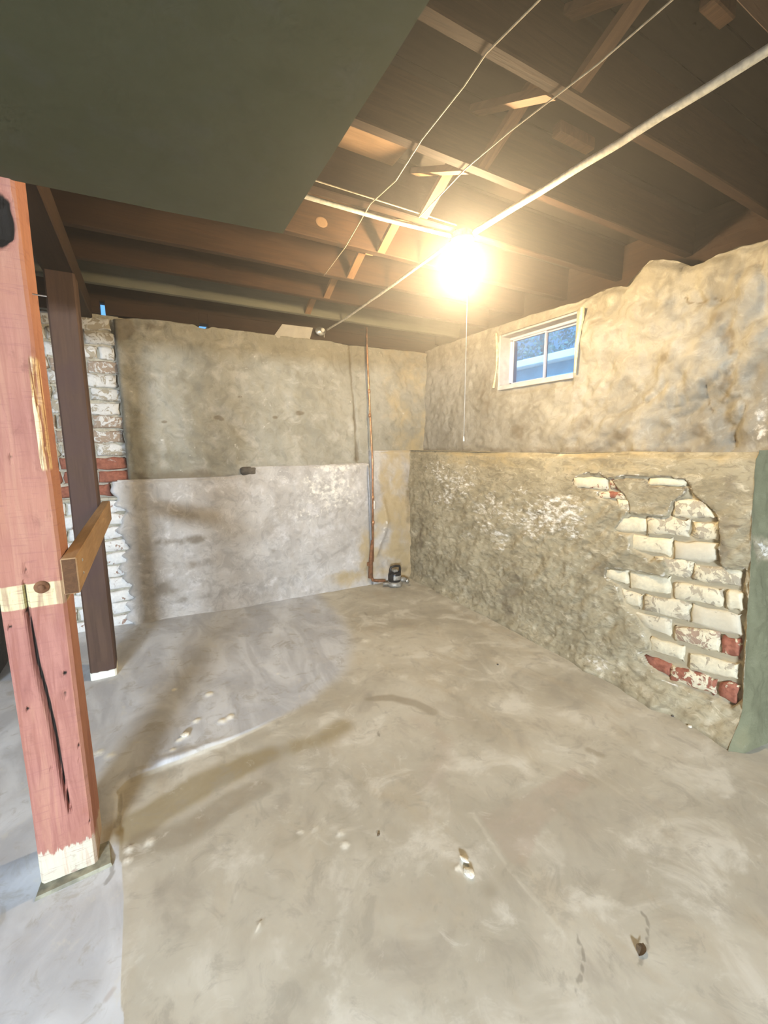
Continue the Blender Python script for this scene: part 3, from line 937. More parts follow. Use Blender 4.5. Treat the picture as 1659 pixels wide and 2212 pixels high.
for nm, (za, zb), yy in (('mortar_bed', (.97, 2.25), UPB_Y+.028), ('mortar_bed', (-.02, .985), UPB_Y-.012)):
    zz = axis((za, zb, .02))
    Xm, Zm = np.meshgrid(mx, zz, indexing='ij')
    Ym = yy-(fbm(Xm*20, Zm*20, 3, 95)-.5)*.014
    mobj(nm, np.stack([Xm, Ym, Zm], -1).reshape(-1, 3), grid_faces(len(mx), len(zz)), M['mortar'], wall_back, True)
MB().box((-1.6, UPB_Y-.045, .962), (-.14, UPB_Y+.03, .982), .004).build('brick_ledge', M['mortar'], wall_back)
n = 0
for zone, z0, z1, yf in (('low', .0, .965, UPB_Y-.040), ('up', .985, 2.235, UPB_Y+.004)):
    rows = int(round((z1-z0)/.0955))
    hgt = (z1-z0)/rows
    for r in range(rows):
        za, zb = z0+r*hgt+.006, z0+(r+1)*hgt-.007
        off = (.105 if r % 2 else 0)+random.uniform(-.02, .02)
        x1 = -.145+off*.5 if zone == 'up' else -.165+off*.4
        x = min(x1, -.122)
        while x > -1.05:
            L = random.choice((.20, .20, .195, .10 if r % 5 == 0 else .2))
            red, grey, blue = (.36, .05, .6) if zone == 'low' else (random.choice((.40, .44, .48)), .25, .0)
            if zone == 'up' and r in (0, 1):
                red, blue = .92, 1
            elif zone == 'up' and r == 2:
                red, blue = .60, 1
            elif zone == 'up' and r in (4, 5, 9):
                red, blue, grey = .5, .3, .3
            dz = random.uniform(-.006, .006)
            q = [(x-L+.012, zb+dz), (x, zb), (x, za), (x-L+.012, za+dz)]
            brick_obj('brick', q, .05, False, yf+random.uniform(-.006, .006), M['brick_white'], wall_back, red, grey, 400+n, blue)
            n += 1
            x -= L+.004

# ------------------------------------------------------------------ unseen sides of the basement
wl = MB().box((-4.2, -4.6, -.05), (-4.05, 3.9, 2.6), 0).build('wall_left', M['dark_wall'])
tag(wl, 'dark far side wall of the basement', 'wall', None, 'structure')
wf = MB()
for lo, hi in (((-4.2, -4.6, -.05), (-3.4, -4.4, 2.6)), ((-2.1, -4.6, -.05), (2.8, -4.4, 2.6)), ((-3.4, -4.6, -.05), (-2.1, -4.4, 1.6)), ((-3.4, -4.6, 2.25), (-2.1, -4.4, 2.6))):
    wf.box(lo, hi, 0)
wfo = wf.build('wall_front', M['dark_wall'])
tag(wfo, 'far end wall of the basement with a daylight window', 'wall', None, 'structure')
# dark stub wall glimpsed beyond the posts
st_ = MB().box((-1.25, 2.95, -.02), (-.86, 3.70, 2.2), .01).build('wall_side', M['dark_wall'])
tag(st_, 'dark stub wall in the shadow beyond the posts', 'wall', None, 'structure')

# ------------------------------------------------------------------ ceiling: subfloor boards, joists, bridging
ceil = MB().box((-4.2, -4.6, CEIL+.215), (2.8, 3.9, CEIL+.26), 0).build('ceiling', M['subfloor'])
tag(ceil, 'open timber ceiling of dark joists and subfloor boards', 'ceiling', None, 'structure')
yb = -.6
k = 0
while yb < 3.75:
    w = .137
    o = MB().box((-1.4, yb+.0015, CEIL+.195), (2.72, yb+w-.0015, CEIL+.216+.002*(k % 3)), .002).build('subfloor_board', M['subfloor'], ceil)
    yb += w
    k += 1
JY = [.98+.395*i for i in range(-9, 7)]
for i, y in enumerate(JY):
    y = {3.35: 3.35}.get(round(y, 2), y)
    me = MB()
    nx = 26
    xs = np.linspace(-4.05, 2.70, nx)
    V, F = [], []
    for x in xs:
        w = .003*(vnoise(x*2, y*9, 3)-.5)
        zb_ = CEIL+.006*(vnoise(x*1.5, y*5, 7)-.5)*2
        V += [(x, y-.022+w, zb_+.004), (x, y-.018+w, zb_), (x, y+.018+w, zb_), (x, y+.022+w, zb_+.004), (x, y+.022+w, CEIL+.194), (x, y-.022+w, CEIL+.194)]
    for a in range(nx-1):
        for c in range(6):
            F.append((a*6+c, a*6+(c+1) % 6, (a+1)*6+(c+1) % 6, (a+1)*6+c)[::-1])
    F += [tuple(range(6)), tuple((nx-1)*6+c for c in range(6))[::-1]]
    me.add(V, F)
    pale = i == len(JY)-1
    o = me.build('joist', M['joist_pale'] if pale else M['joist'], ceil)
    if pale:
        o['label'] = 'dusty grey joist nearest the back wall'
# cross bridging in each bay
for y in JY[8:-1]:
    for (ya, yb_, dx) in ((y+.022, y+.373, 0), (y+.373, y+.022, .045)):
        xm = 1.13+dx
        p0, p1 = np.array([xm, ya, CEIL+.012]), np.array([xm, yb_, CEIL+.18])
        t = (p1-p0)/np.linalg.norm(p1-p0)
        nrm = np.cross([1, 0, 0], t)
        V = []
        for p in (p0, p1):
            for sx, sn in ((-.022, -.011), (.022, -.011), (.022, .011), (-.022, .011)):
                V.append(p+np.array([sx, 0, 0])+nrm*sn)
        mobj('bridging_strut', V, [(0, 1, 2, 3), (7, 6, 5, 4), (0, 4, 5, 1), (1, 5, 6, 2), (2, 6, 7, 3), (3, 7, 4, 0)], M['bridging'], ceil)
# knot and nailed patches
k0 = ony(695, 480, JY[-4]-.024)
kb = MB().lathe([(0, 0), (.02, .001), (.024, .004), (.018, .006), (0, .005)], n=14)
kb.v = [(k0[0]+v[0]*1.3, JY[-4]-.022-v[2]*.5, k0[2]+v[1]) for v in kb.v]
kb.build('knot', M['patch'], ceil)
MB().box((.42, 1.50, CEIL+.170), (1.02, 1.75, CEIL+.194), .004).build('patch_board', M['patch'], ceil)
p = onz(1240, 305, CEIL+.15)
MB().box((p[0]-.10, p[1]-.02, CEIL+.14), (p[0]+.10, p[1]+.022, CEIL+.185), .004).build('patch_board', M['bridging'], ceil)
p = onz(1550, 45, CEIL+.10)
MB().box((p[0]-.06, p[1]-.02, CEIL+.11), (p[0]+.05, p[1]+.02, CEIL+.19), .004).build('patch_board', M['bridging'], ceil)
# dark sill timber on top of the back wall, with chinks of daylight
sill = MB()
for xa, xb_, zz_ in ((-4.0, -.203, 2.252), (-.172, .43, 2.252), (.43, .492, 2.272), (.492, 2.72, 2.252)):
    sill.box((xa, UPB_Y+.005, zz_), (xb_, UPB_Y+.10, 2.349), .002)
sill.build('sill_beam', M['sill'], wall_back)
MB().box((-4.0, UPB_Y+.06, 2.34), (2.72, UPB_Y+.12, 2.57), .002).build('rim_joist', M['sill'], wall_back)

# ------------------------------------------------------------------ green-grey bulkhead over the camera
PZ = 2.0
bh = empty('ceiling_bulkhead', (.428, 1.43, PZ))
tag(bh, 'large dropped bulkhead of dull green board reaching the red post', 'bulkhead')
off = np.array([.428, 1.43, PZ])
nx_ = 60
V, F = [], []
ed = []
for i in range(nx_):
    t = i/(nx_-1)
    x = -3.9+(.431+3.9)*t
    y = np.interp(x, [-.3, -.24, .035, .431], [1.490, 1.488, 1.469, 1.432])+.004*(vnoise(x*30, 0, 3)-.5)
    ed.append((x, y))
ne = 40
rt = []
for i in range(1, ne):
    t = i/(ne-1)
    y = 1.432-(1.432+3.9)*t
    rt.append((.430+.004*(vnoise(y*16, 3, 5)-.5), y))
out = ed+rt+[(-3.9, -3.9)]
n_ = len(out)
V = [(x, y, PZ) for x, y in out]+[(x, y, PZ+.013) for x, y in out]
F = [tuple(range(n_))[::-1], tuple(range(n_, 2*n_))]+[(i, (i+1) % n_, n_+(i+1) % n_, n_+i) for i in range(n_)]
o = mobj('soffit_board', [tuple(np.array(v)-off) for v in V], F, M['panel'], bh)
o.data.materials.append(M['panel_edge'])
for pidx, poly in enumerate(o.data.polygons):
    if pidx >= 2:
        poly.material_index = 1
b = MB().box((.405, -3.9, PZ+.013), (.418, 1.40, CEIL-.006), .001)
b.v = [tuple(np.array(v)-off) for v in b.v]
b.build('side_board', M['panel'], bh)
b = MB().box((-3.9, 1.39, PZ+.013), (.405, 1.403, CEIL-.006), .001)
b.v = [tuple(np.array(v)-off) for v in b.v]
b.build('end_board', M['panel'], bh)

# ------------------------------------------------------------------ posts, girder and brace
girder = MB().box((-.385, 1.44, 2.212), (-.250, 3.65, CEIL-.004), .006).build('girder', M['beam'])
tag(girder, 'dark timber girder lying across the tops of both posts', 'beam')


def post(name, x0, x1, y0, y1, ztop_, mat, red, z0):
    """square timber with eased arrises; the front face is a fine grid so that the crack and chips are real"""
    c = np.array([(x0+x1)/2, (y0+y1)/2, z0])
    root = empty(name, tuple(c))
    hx, hy = (x1-x0)/2, (y1-y0)/2
    zs = axis((0, ztop_-z0, .012))
    ring = []
    ch = .008
    def side(a, b, n):
        for i in range(n):
            t = i/n
            ring.append((a[0]+(b[0]-a[0])*t, a[1]+(b[1]-a[1])*t))
    nf = 30 if red else 4
    side((-hx+ch, -hy), (hx-ch, -hy), nf)
    side((hx-ch, -hy), (hx, -hy+ch), 3)
    side((hx, -hy+ch), (hx, hy-ch), 12 if red else 4)
    side((hx, hy-ch), (hx-ch, hy), 1)
    side((hx-ch, hy), (-hx+ch, hy), 4)
    side((-hx+ch, hy), (-hx, hy-ch), 1)
    side((-hx, hy-ch), (-hx, -hy+ch), 4)
    side((-hx, -hy+ch), (-hx+ch, -hy), 2)
    R = np.array(ring)
    nr = len(R)
    PX = np.repeat(R[None, :, 0], len(zs), 0)
    PY = np.repeat(R[None, :, 1], len(zs), 0)
    PZ_ = np.repeat(zs[:, None], nr, 1)
    chip = np.zeros(PX.shape)
    warm = np.zeros(PX.shape)
    hole = np.zeros(PX.shape)
    wob = .003*(fbm(PX*20+PZ_*.6, PY*20+PZ_*2, 3, 120)-.5)
    nl = np.hypot(PX, PY)
    PX = PX*(1+wob/nl*2)
    PY = PY*(1+wob/nl*2)
    if red:
        isf = (R[:, 1] < -hy+1e-6)[None, :] & (zs[:, None] > -1)
        # long drying crack down the front face
        cpts = []
        for a, b in ((52, 1262), (62, 1330), (72, 1380), (80, 1430), (98, 1495), (110, 1545), (122, 1600), (133, 1665), (146, 1725), (152, 1750)):
            q = ony(a, b, y0)
            cpts.append((q[0]-c[0], q[2]-z0))
        dcr = polydist(PX, PZ_, cpts, False)
        wcr = .0022+.0028*sstep(.95, .7, PZ_)*sstep(.25, .5, PZ_)
        g = np.exp(-(dcr/(wcr*1.6))**2)*isf
        PY = PY+.016*g
        hole = np.maximum(hole, np.exp(-(dcr/(wcr*.9))**2)*isf)
        for a, b, s in ((55, 1228, .005), (24, 1285, .003), (118, 1275, .003), (22, 1355, .004), (140, 1455, .006), (141, 1500, .006), (60, 1532, .004), (112, 1658, .003), (20, 1478, .003), (195, 1775, .004), (55, 1325, .004), (108, 1112, .005), (24, 990, .005), (170, 1610, .003), (170, 1640, .003)):
            q = ony(a, b, y0)
            d2 = ((PX-q[0]+c[0])**2+((PZ_-q[2]+z0)/1.4)**2)/s**2
            hole = np.maximum(hole, .9*np.exp(-d2)*isf)
            PY = PY+.006*np.exp(-d2)*isf
        # big dark knot high on the left
        q = ony(-8, 470, y0)
        d2 = ((PX-q[0]+c[0])/.034)**2+((PZ_-q[2]+z0)/.062)**2+1.2*(fbm(PX*40, PZ_*25, 3, 133)-.5)
        hole = np.maximum(hole, 1.2*np.exp(-d2**2)*isf)
        PY = PY+.03*np.exp(-d2**2)*isf
        # splintered right arris
        rx = (PX > hx-.020) & (PY < hy-.02)
        sp = sstep(1.22, 1.30, PZ_)*sstep(1.62, 1.50, PZ_)
        chip = np.where(rx & (PY < -hy+.05), sp, 0)
        n4 = fbm(PZ_*22, PX*60, 3, 130)
        dep = .012*sp*n4*np.exp(-((PX-hx)**2+(PY+hy)**2)/.016**2)
        PX = PX-dep
        PY = PY+dep
        warm = np.where((PX > hx-.012), .45, 0)*(.4+.9*fbm(PZ_*3, PZ_*0, 3, 132))
        warm = np.maximum(warm, np.where((PX < -hx+.035) & isf, .35*sstep(1.05, 1.15, PZ_), 0))
    V = np.stack([PX, PY, PZ_], -1).reshape(-1, 3)
    F = []
    for a in range(len(zs)-1):
        for k in range(nr):
            F.append((a*nr+k, a*nr+(k+1) % nr, (a+1)*nr+(k+1) % nr, (a+1)*nr+k))
    F += [tuple(range(nr))[::-1], tuple((len(zs)-1)*nr+k for k in range(nr))]
    mobj('shaft', V, F, mat, root, False, {'chip': chip, 'warm': warm, 'hole': hole})
    return root


zr = floor_z(-.3, 1.55)
red = post('wooden_post', -.382, -.237, 1.482, 1.628, 2.212, M['post_red'], True, .012)
tag(red, 'square timber post in worn red paint with a pale yellow band', 'post')
# footing pad, rusty bolt, nail
pad = MB()
pd = [onz(*p, .0) for p in ((75, 1950), (243, 1872), (236, 1790), (110, 1850))]
V = [(p[0]-(-.3095), p[1]-1.555, z) for z in (-.045, .0) for p in pd]
V = []
for z, s in ((-.05, 1.0), (.0, 1.0), (.008, .965)):
    cxm = np.mean([p[0] for p in pd])
    cym = np.mean([p[1] for p in pd])
    for p in pd:
        V.append((cxm+(p[0]-cxm)*s+.3095, cym+(p[1]-cym)*s-1.555, z-.006))
F = [(0, 1, 5, 4), (1, 2, 6, 5), (2, 3, 7, 6), (3, 0, 4, 7), (4, 5, 9, 8), (5, 6, 10, 9), (6, 7, 11, 10), (7, 4, 8, 11), (8, 9, 10, 11)]
mobj('footing_pad', V, F, flat('footing_concrete', (.24, .225, .16), .95, 0, 25, .4), red)
q = ony(90, 1268, 1.482)
bo = MB().lathe([(.0, .012), (.006, .012), (.009, .009), (.010, .004), (.018, .003), (.018, 0)], n=16)
bo.v = [(q[0]+.3095+v[0], -.073-v[2], q[2]-.012+v[1]) for v in bo.v]
bo.build('bolt', M['rust'], red, True)
q = onx(70, 635, -.237)
nl_ = MB().tube([(-.237+.3095-.01, q[1]-1.555, q[2]-.012), (-.237+.3095+.03, q[1]-1.555+.005, q[2]-.012)], .002, 6)
nl_.build('nail', M['steel'], red)

dkp = post('wooden_post', -.378, -.250, 2.787, 2.915, 2.212, M['post_dark'], False, .0)
tag(dkp, 'dark brown timber post with a white painted foot', 'post')

br_ = empty('timber_brace', (-.22, 1.45, .92))
tag(br_, 'short horizontal timber brace nailed between the red and brown posts', 'brace')
zb0, zb1 = .925, 1.030
o = MB().box((-.0145, 0, .0), (.0235, 1.33, .105), .003).build('board', M['brace'], br_)
o.data.materials.append(M['brace_end'])
for poly in o.data.polygons:
    if poly.normal.y < -.9:
        poly.material_index = 1
o.rotation_euler = (.015, 0, 0)
for dz in (.035, .075):
    nb_ = MB().lathe([(0, .003), (.004, .002), (.005, 0)], n=10)
    nb_.v = [(.0235+v[2], .10+v[0], dz+v[1]) for v in nb_.v]
    nb_.build('nail_head', M['steel'], br_)

# ------------------------------------------------------------------ lamp
LX, LY = 1.418, 1.762
lamp = empty('ceiling_lampholder', (LX, LY, CEIL))
tag(lamp, 'porcelain ceiling lampholder with bare lit bulb and pull chain', 'lamp')
MB().lathe([(0, .0), (.05, .0), (.05, -.025), (0, -.025)], n=24).build('outlet_box', M['steel'], lamp)
MB().lathe([(.0, -.025), (.056, -.027), (.058, -.034), (.052, -.044), (.034, -.050), (.026, -.075), (.024, -.095), (.0, -.095)], n=32).build('lampholder', M['porcelain'], lamp, True)
bt = NT('lit_bulb', .3)
bt.b.inputs['Emission Color'].default_value = (1.0, .76, .45, 1)
bt.b.inputs['Emission Strength'].default_value = BULB_STRENGTH
M['bulb'] = bt.done((1, .95, .85))
prof = [(.0135, -.090), (.0135, -.108), (.020, -.124), (.031, -.148), (.035, -.174), (.033, -.196), (.025, -.213), (.013, -.221), (.0, -.223)]
MB().lathe(prof, n=28).build('bulb', M['bulb'], lamp, True)
zc = [-.06-.01*i for i in range(93)]
chn = MB().tube([(.030, -.004, -.040), (.034, -.004, -.05), (.034, -.004, -.5), (.033, -.004, -.972)], .0012, 6)
for i in range(60):
    pass
chn.build('pull_chain', M['porcelain'], lamp, True)
MB().lathe([(0, -.965), (.002, -.966), (.0045, -.985), (.0045, -.990), (0, -.991)], (.033, -.004, 0), 12).build('chain_bell', M['porcelain'], lamp, True)

# ------------------------------------------------------------------ cables and wires
def cable(name, pts, r, mat, label, cat='cable', group=None, wob=.0):
    P = []
    pts = [np.array(p, float) for p in pts]
    for a, b in zip(pts[:-1], pts[1:]):
        n_ = max(2, int(np.linalg.norm(b-a)/.06))
        for i in range(n_):
            P.append(a+(b-a)*i/n_)
    P.append(pts[-1])
    P = [p+np.array([wob*(vnoise(p[1]*9, p[0]*9, 3)-.5), wob*(vnoise(p[1]*9, p[0]*9, 5)-.5), wob*(vnoise(p[1]*7, p[0]*7, 9)-.5)*.6]) for p in P]
    o = MB().tube(P, r, 10).build(name, mat, None, True)
    return tag(o, label, cat, group)


zc_ = CEIL-.014
cable('armoured_cable', [(1.49, -1.2, zc_), (1.478, .62, zc_), (1.46, 1.2, zc_), (1.440, 1.71, zc_)], .0135, M['conduit'], 'thick pale cable running under the joists to the porcelain lampholder', wob=.006)
cable('armoured_cable', [(1.412, 1.815, zc_+.002), (1.44, 2.6, zc_), (1.452, 3.2, zc_-.002), (1.447, 3.60, 2.334)], .0085, M['conduit'], 'thin cable running from lampholder to the round box on the back wall', wob=.004)
cable('armoured_cable', [(-.2, 1.815, zc_+.003), (.5, 1.812, zc_+.003), (1.0, 1.812, zc_+.003), (1.372, 1.785, zc_+.002)], .0095, M['conduit'], 'pale cable clipped along a joist from bulkhead to lampholder', wob=.003)
cable('electrical_wire', [(.0, 1.765, CEIL+.004), (.7, 1.764, CEIL+.005), (1.36, 1.752, CEIL+.006)], .004, M['wire'], 'thin wire beside the pale cable, near side of the joist', 'wire')
cable('electrical_wire', [(.0, 1.742, CEIL+.018), (.7, 1.742, CEIL+.018), (1.36, 1.735, CEIL+.012)], .003, M['wire'], 'upper thin wire of the pair running beside the pale joist cable', 'wire')
w1 = [onz(a, b, CEIL-.006) for a, b in ((1185, -30), (1165, 0), (1050, 115), (1003, 185), (912, 300))]+[onz(893, 330, CEIL-.004), onz(855, 390, CEIL-.004), onz(800, 440, CEIL-.012), onz(745, 535, CEIL-.006), onz(700, 595, CEIL-.006)]
w1[0][1] -= .6
cable('electrical_wire', w1, .0024, M['wire'], 'thin slack wire under the joists, nearer the bulkhead', 'wire')
w2 = [onz(a, b, CEIL-.006) for a, b in ((1440, 0), (1290, 140), (1198, 210), (1100, 285), (1005, 365), (905, 470))]
w2[0][1] -= .8
cable('electrical_wire', w2, .0024, M['wire'], 'thin slack wire under the joists, between bulkhead wire and thick cable', 'wire')

jb = empty('junction_box', (1.40, 3.60, 2.32))
tag(jb, 'small round metal junction box where the cable meets the back wall', 'electrical box')
b = MB().lathe([(0, 0), (.045, 0), (.047, .006), (.043, .012), (.040, .040), (0, .040)], n=24)
b.v = [(v[0]-.015, v[2]+.0, v[1]*.75-.005) for v in b.v]
b.build('box_body', M['steel'], jb, True)
b = MB().lathe([(0, 0), (.018, .002), (.016, .016), (0, .018)], n=16)
b.v = [(v[0]+.0, -v[2], v[1]+.004) for v in b.v]
b.build('knob', M['porcelain'], jb, True)
b = MB().box((.012, -.002, -.052), (.020, .006, -.02), .001).build('tab', M['steel'], jb)
pb = [ony(a, b_, UPB_Y-.012) for a, b_ in ((590, 728), (610, 700), (676, 708), (668, 738))]
V = [tuple(p) for p in pb]+[(p[0], p[1]+.012, p[2]) for p in pb]
o = mobj('cover_board', V, [(3, 2, 1, 0), (4, 5, 6, 7), (0, 1, 5, 4), (1, 2, 6, 5), (2, 3, 7, 6), (3, 0, 4, 7)], M['paperboard'])
tag(o, 'pale board scrap covering the sill timber beside the junction box', 'board')

# ------------------------------------------------------------------ copper riser and pump in the corner
PXX, PYY = 1.838, 3.535
cp = empty('copper_pipe', (PXX, PYY, 0))
tag(cp, 'thin copper riser pipe standing against the back wall beside the pump', 'pipe')
MB().tube([(-.004, 0, .24), (.0, .0, 1.2), (-.004, .03, 1.6), (-.014, .06, 2.2), (-.016, .06, 2.40)], .0085, 12).build('riser', M['copper'], cp, True)
for z in (.62, .86, 1.62, 1.84):
    MB().lathe([(.009, -.018), (.0125, -.016), (.0125, .016), (.009, .018)], (.0 if z < 1.3 else -.006, .0 if z < 1.3 else .032+(z-1.6)*.05, z), 14).build('coupling', M['copper'], cp, True)
MB().tube([(-.030, .005, .08), (-.026, .004, .25), (-.010, .0, .45)], [.024, .020, .012], 12).build('rusted_sleeve', M['rust'], cp, True)
MB().tube([(-.016, .012, .30), (-.024, .014, .75), (-.036, .016, 1.12), (-.038, .02, 1.165)], [.009, .008, .006, .005], 8).build('drain_tube', M['greypipe'], cp, True)
b = MB().box((-.062, -.006, .20), (-.02, .02, .235), .004)
b.build('pipe_strap', M['rust'], cp)
b = MB().box((.008, -.004, .75), (.022, .02, .83), .003)
b.build('pipe_clip', M['porcelain'], cp)
MB().tube([(-.02, .0, .085), (-.01, -.004, .055), (.03, -.015, .045), (.10, -.06, .045)], .014, 10).build('elbow', M['rust'], cp, True)

pmx, pmy = 2.005, 3.415
pz = floor_z(pmx, pmy)
pump = empty('sump_pump', (pmx, pmy, pz))
tag(pump, 'small black pump with grey plate standing in the corner', 'pump')
MB().lathe([(0, .0), (.072, .002), (.075, .02), (.068, .04), (.058, .048), (0, .05)], n=28).build('volute_base', M['pumpgrey'], pump, True)
MB().lathe([(.0, .045), (.056, .046), (.062, .06), (.064, .10), (.060, .125), (.046, .14), (0, .142)], n=28).build('motor_body', M['black'], pump, True)
# curved face plate towards the room
V, F = [], []
for i in range(9):
    a = math.radians(-128+i*9.5)
    for z, r in ((.072, .0655), (.112, .0645)):
        V.append((r*math.cos(a), r*math.sin(a), z))
F = [(2*i, 2*i+2, 2*i+3, 2*i+1) for i in range(8)]
mobj('name_plate', V, F, M['pumpgrey'], pump)
hnd = MB()
hnd.tube([(-.050, -.01, .12), (-.055, -.012, .165), (-.048, -.012, .192), (.0, -.012, .20), (.048, -.012, .192), (.055, -.012, .165), (.050, -.01, .12)], .012, 8)
hnd.build('handle', M['black'], pump, True)
MB().box((-.024, -.03, .140), (.024, .03, .165), .006).build('switch_cap', M['pumpgrey'], pump)
MB().tube([(-.06, -.01, .03), (-.12, .01, .035)], .016, 12).build('outlet', M['pumpgrey'], pump, True)
MB().tube([(.06, .0, .045), (.095, .0, .05), (.13, -.004, .04)], [.022, .026, .02], 12).build('inlet', M['pumpgrey'], pump, True)
b = MB().lathe([(0, 0), (.018, 0), (.022, .008), (.018, .02), (0, .02)], n=14)
b.v = [(v[0]+.135, v[2]*1.5-.03, v[1]+.03) for v in b.v]
b.build('valve_cap', M['steel'], pump, True)

sb = MB()
a = ony(521, 1034, BACK_Y+.02)
c = ony(553, 1008, BACK_Y+.02)
bm_ = MB().box((a[0], BACK_Y+.002, 1.108), (c[0], BACK_Y+.10, c[2]), .014)
bm_.v = [(v[0]+.008*(vnoise(v[0]*60, v[2]*60, 3)-.5), v[1]+.008*(vnoise(v[2]*50, v[0]*50, 4)-.5), v[2]) for v in bm_.v]
o = bm_.build('stone_block', M['stone'], None, True)
tag(o, 'dark stone block sitting in the step of the bench ledge', 'stone')


# ------------------------------------------------------------------ litter on the floor
def chunk(name, px, py, sx, sy, sz, mat, label, cat, seed, group=None, rz=0):
    r = np.random.default_rng(seed)
    bm = bmesh.new()
    bmesh.ops.create_icosphere(bm, subdivisions=2, radius=1)
    p = onz(px, py, 0)
    dirs = r.normal(size=(7, 3))
    dirs /= np.linalg.norm(dirs, axis=1)[:, None]
    cut = r.uniform(.55, .95, 7)
    for v in bm.verts:
        c = np.array(v.co)
        for d_, k_ in zip(dirs, cut):
            e = c@d_
            if e > k_:
                c = c-d_*(e-k_)
        v.co = Vector((c[0]*sx, c[1]*sy, max(c[2], -.6)*sz))
    me = bpy.data.meshes.new(name)
    bm.to_mesh(me)
    bm.free()
    me.materials.append(mat)
    o = link(bpy.data.objects.new(name, me))
    o.location = (p[0], p[1], floor_z(p[0], p[1])+sz*.55)
    o.rotation_euler = (0, 0, rz)
    return tag(o, label, cat, group)


chunk('plaster_chip', 1012, 1888, .017, .022, .008, M['chip'], 'largest pale plaster chip lying beside the floor seam', 'chip', 1)
chunk('plaster_chip', 1002, 1862, .007, .02, .005, M['chip'], 'narrow pale plaster sliver beside the largest chip', 'chip', 2, None, .4)
chunk('plaster_chip', 400, 1597, .022, .018, .009, M['chip'], 'round plaster lump stuck on the raised grey slab edge', 'chip', 3)
chunk('plaster_chip', 1490, 1570, .012, .010, .008, M['chip'], 'pale crumb of mortar at the foot of the brick patch', 'chip', 4)
chunk('pebble', 1453, 1548, .007, .006, .005, M['stone'], 'small dark pebble at the foot of the mortar wall', 'pebble', 5)
chunk('pebble', 1075, 1437, .006, .006, .005, M['stone'], 'dark pebble on the ochre floor near the mortar wall', 'pebble', 6)
chunk('pebble', 817, 1804, .006, .004, .004, M['leaf'], 'tiny dark crumb on bare floor between post and seam', 'pebble', 7)
chunk('plaster_chip', 1560, 1583, .018, .012, .006, M['chip'], 'flat mortar flake beneath the green wall end', 'chip', 9)
p = onz(1384, 2055, 0)
lf = MB()
V, F = [], []
for i in range(9):
    t = i/8
    w = .011*math.sin(math.pi*t)**.7+.001
    V += [(-.02+.04*t, -w, .004+.006*math.sin(3*t)), (-.02+.04*t, 0, .002+.004*t), (-.02+.04*t, w, .006+.004*math.sin(5*t))]
for i in range(8):
    F += [(3*i, 3*i+3, 3*i+4, 3*i+1), (3*i+1, 3*i+4, 3*i+5, 3*i+2)]
o = mobj('dead_leaf', V, F, M['leaf'])
o.location = (p[0], p[1], floor_z(p[0], p[1])+.001)
o.rotation_euler = (0, 0, .3)
tag(o, 'curled brown dead leaf on the bare concrete floor', 'leaf')

# ------------------------------------------------------------------ outside the window
gr = MB().box((2.82, -6, 1.5), (26, 30, 1.72), 0).build('ground_outside', flat('pale_gravel', (.5, .5, .48), .9, 0, 8, .2))
tag(gr, 'pale ground outside the window', 'ground', None, 'structure')
shed = empty('neighbour_shed', (10, 9.0, 1.72))
tag(shed, 'white trimmed shed seen through the window', 'shed')
MB().box((.0, -6.0, 0), (4, 6.0, 1.92), .01).build('wall', flat('shed_siding', (.42, .62, .72), .8, 0, 3, .1), shed)
MB().box((-.35, -6.3, 1.88), (4.2, 6.3, 2.08), .02).build('fascia', flat('shed_fascia', (.85, .85, .82), .6, 0, 3, .05), shed)
leafm = flat('tree_leaves', (.14, .32, .30), .6, 0, 2, .5)
leafb = flat('tree_leaves_sun_painted', (.75, .85, .80), .6, 0, 2, .2)  # paler copy of the leaf colour, sun highlights painted in
tree = empty('garden_tree', (17.5, 15.0, 1.72))
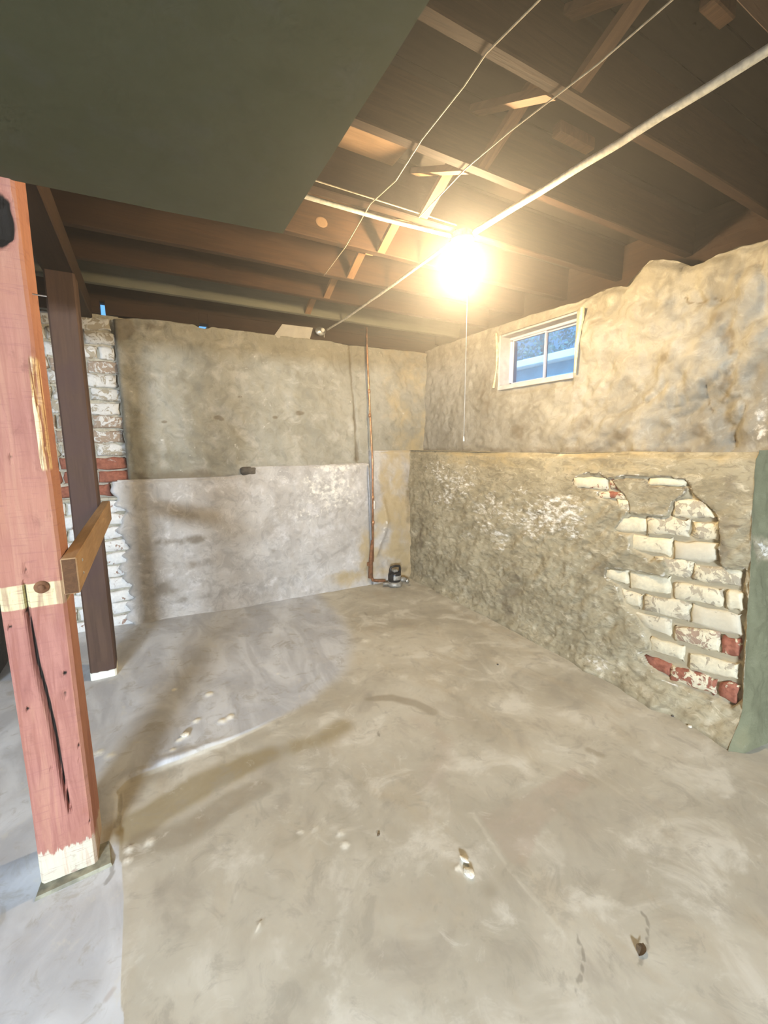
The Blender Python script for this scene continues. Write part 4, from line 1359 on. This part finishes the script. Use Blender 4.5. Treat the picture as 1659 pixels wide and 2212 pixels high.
tag(tree, 'leafy tree behind the shed seen through the window', 'tree')
MB().tube([(0, 0, 0), (.1, .1, 2.5), (-.2, .3, 5)], [.22, .16, .08], 8).build('trunk', M['stone'], tree)
for nm, mt, nn, lo, hi in (('foliage', leafm, 2600, .0, 1.0), ('foliage', leafb, 420, .15, .6)):
    r = np.random.default_rng(8+nn)
    V, F = [], []
    for i in range(nn):
        p = r.normal(size=3)
        p = p/np.linalg.norm(p)*r.random()**.4*np.array([1.4, 4.2, 2.6])+np.array([0, 0, 4.4])
        if nm == 'foliage' and mt is leafb:
            p[2] = 2.0+r.random()*1.3
            p[0] = -1.4
        s = r.uniform(.07, .16)
        a, b_ = r.normal(size=3), r.normal(size=3)
        a /= np.linalg.norm(a)
        b_ = np.cross(a, b_)
        b_ /= np.linalg.norm(b_)
        n0 = len(V)
        V += [p-a*s, p+b_*s*.5, p+a*s, p-b_*s*.5]
        F.append((n0, n0+1, n0+2, n0+3))
    o = mobj(nm, V, F, mt, tree)
    o['kind'] = 'stuff'
sun_d = bpy.data.lights.new('sun', 'SUN')
sun_d.energy = 9.0
sun_d.angle = .01
sun_d.color = (.55, .82, 1)
sun = bpy.data.objects.new('sun', sun_d)
COL.objects.link(sun)
sun.rotation_euler = Vector((.75, .5, -.75)).to_track_quat('-Z', 'Y').to_euler()

# ------------------------------------------------------------------ haze volume added for the lens glow around the bulb
if HAZE > 0:
    hm = bpy.data.materials.new('bulb_glow_haze')
    hm.use_nodes = True
    hn = hm.node_tree
    hn.nodes.remove(hn.nodes['Principled BSDF'])
    vsn = hn.nodes.new('ShaderNodeVolumeScatter')
    vsn.inputs['Density'].default_value = HAZE
    vsn.inputs['Color'].default_value = (1, .96, .9, 1)
    vsn.inputs['Anisotropy'].default_value = .72
    hn.links.new(vsn.outputs[0], hn.nodes['Material Output'].inputs['Volume'])
    hz = MB().box((-4.12, -4.55, -.1), (24, 29, 9.0), 0).build('haze', hm)
    tag(hz, 'thin warm haze volume added for the glow around the bulb', 'haze', None, 'stuff')
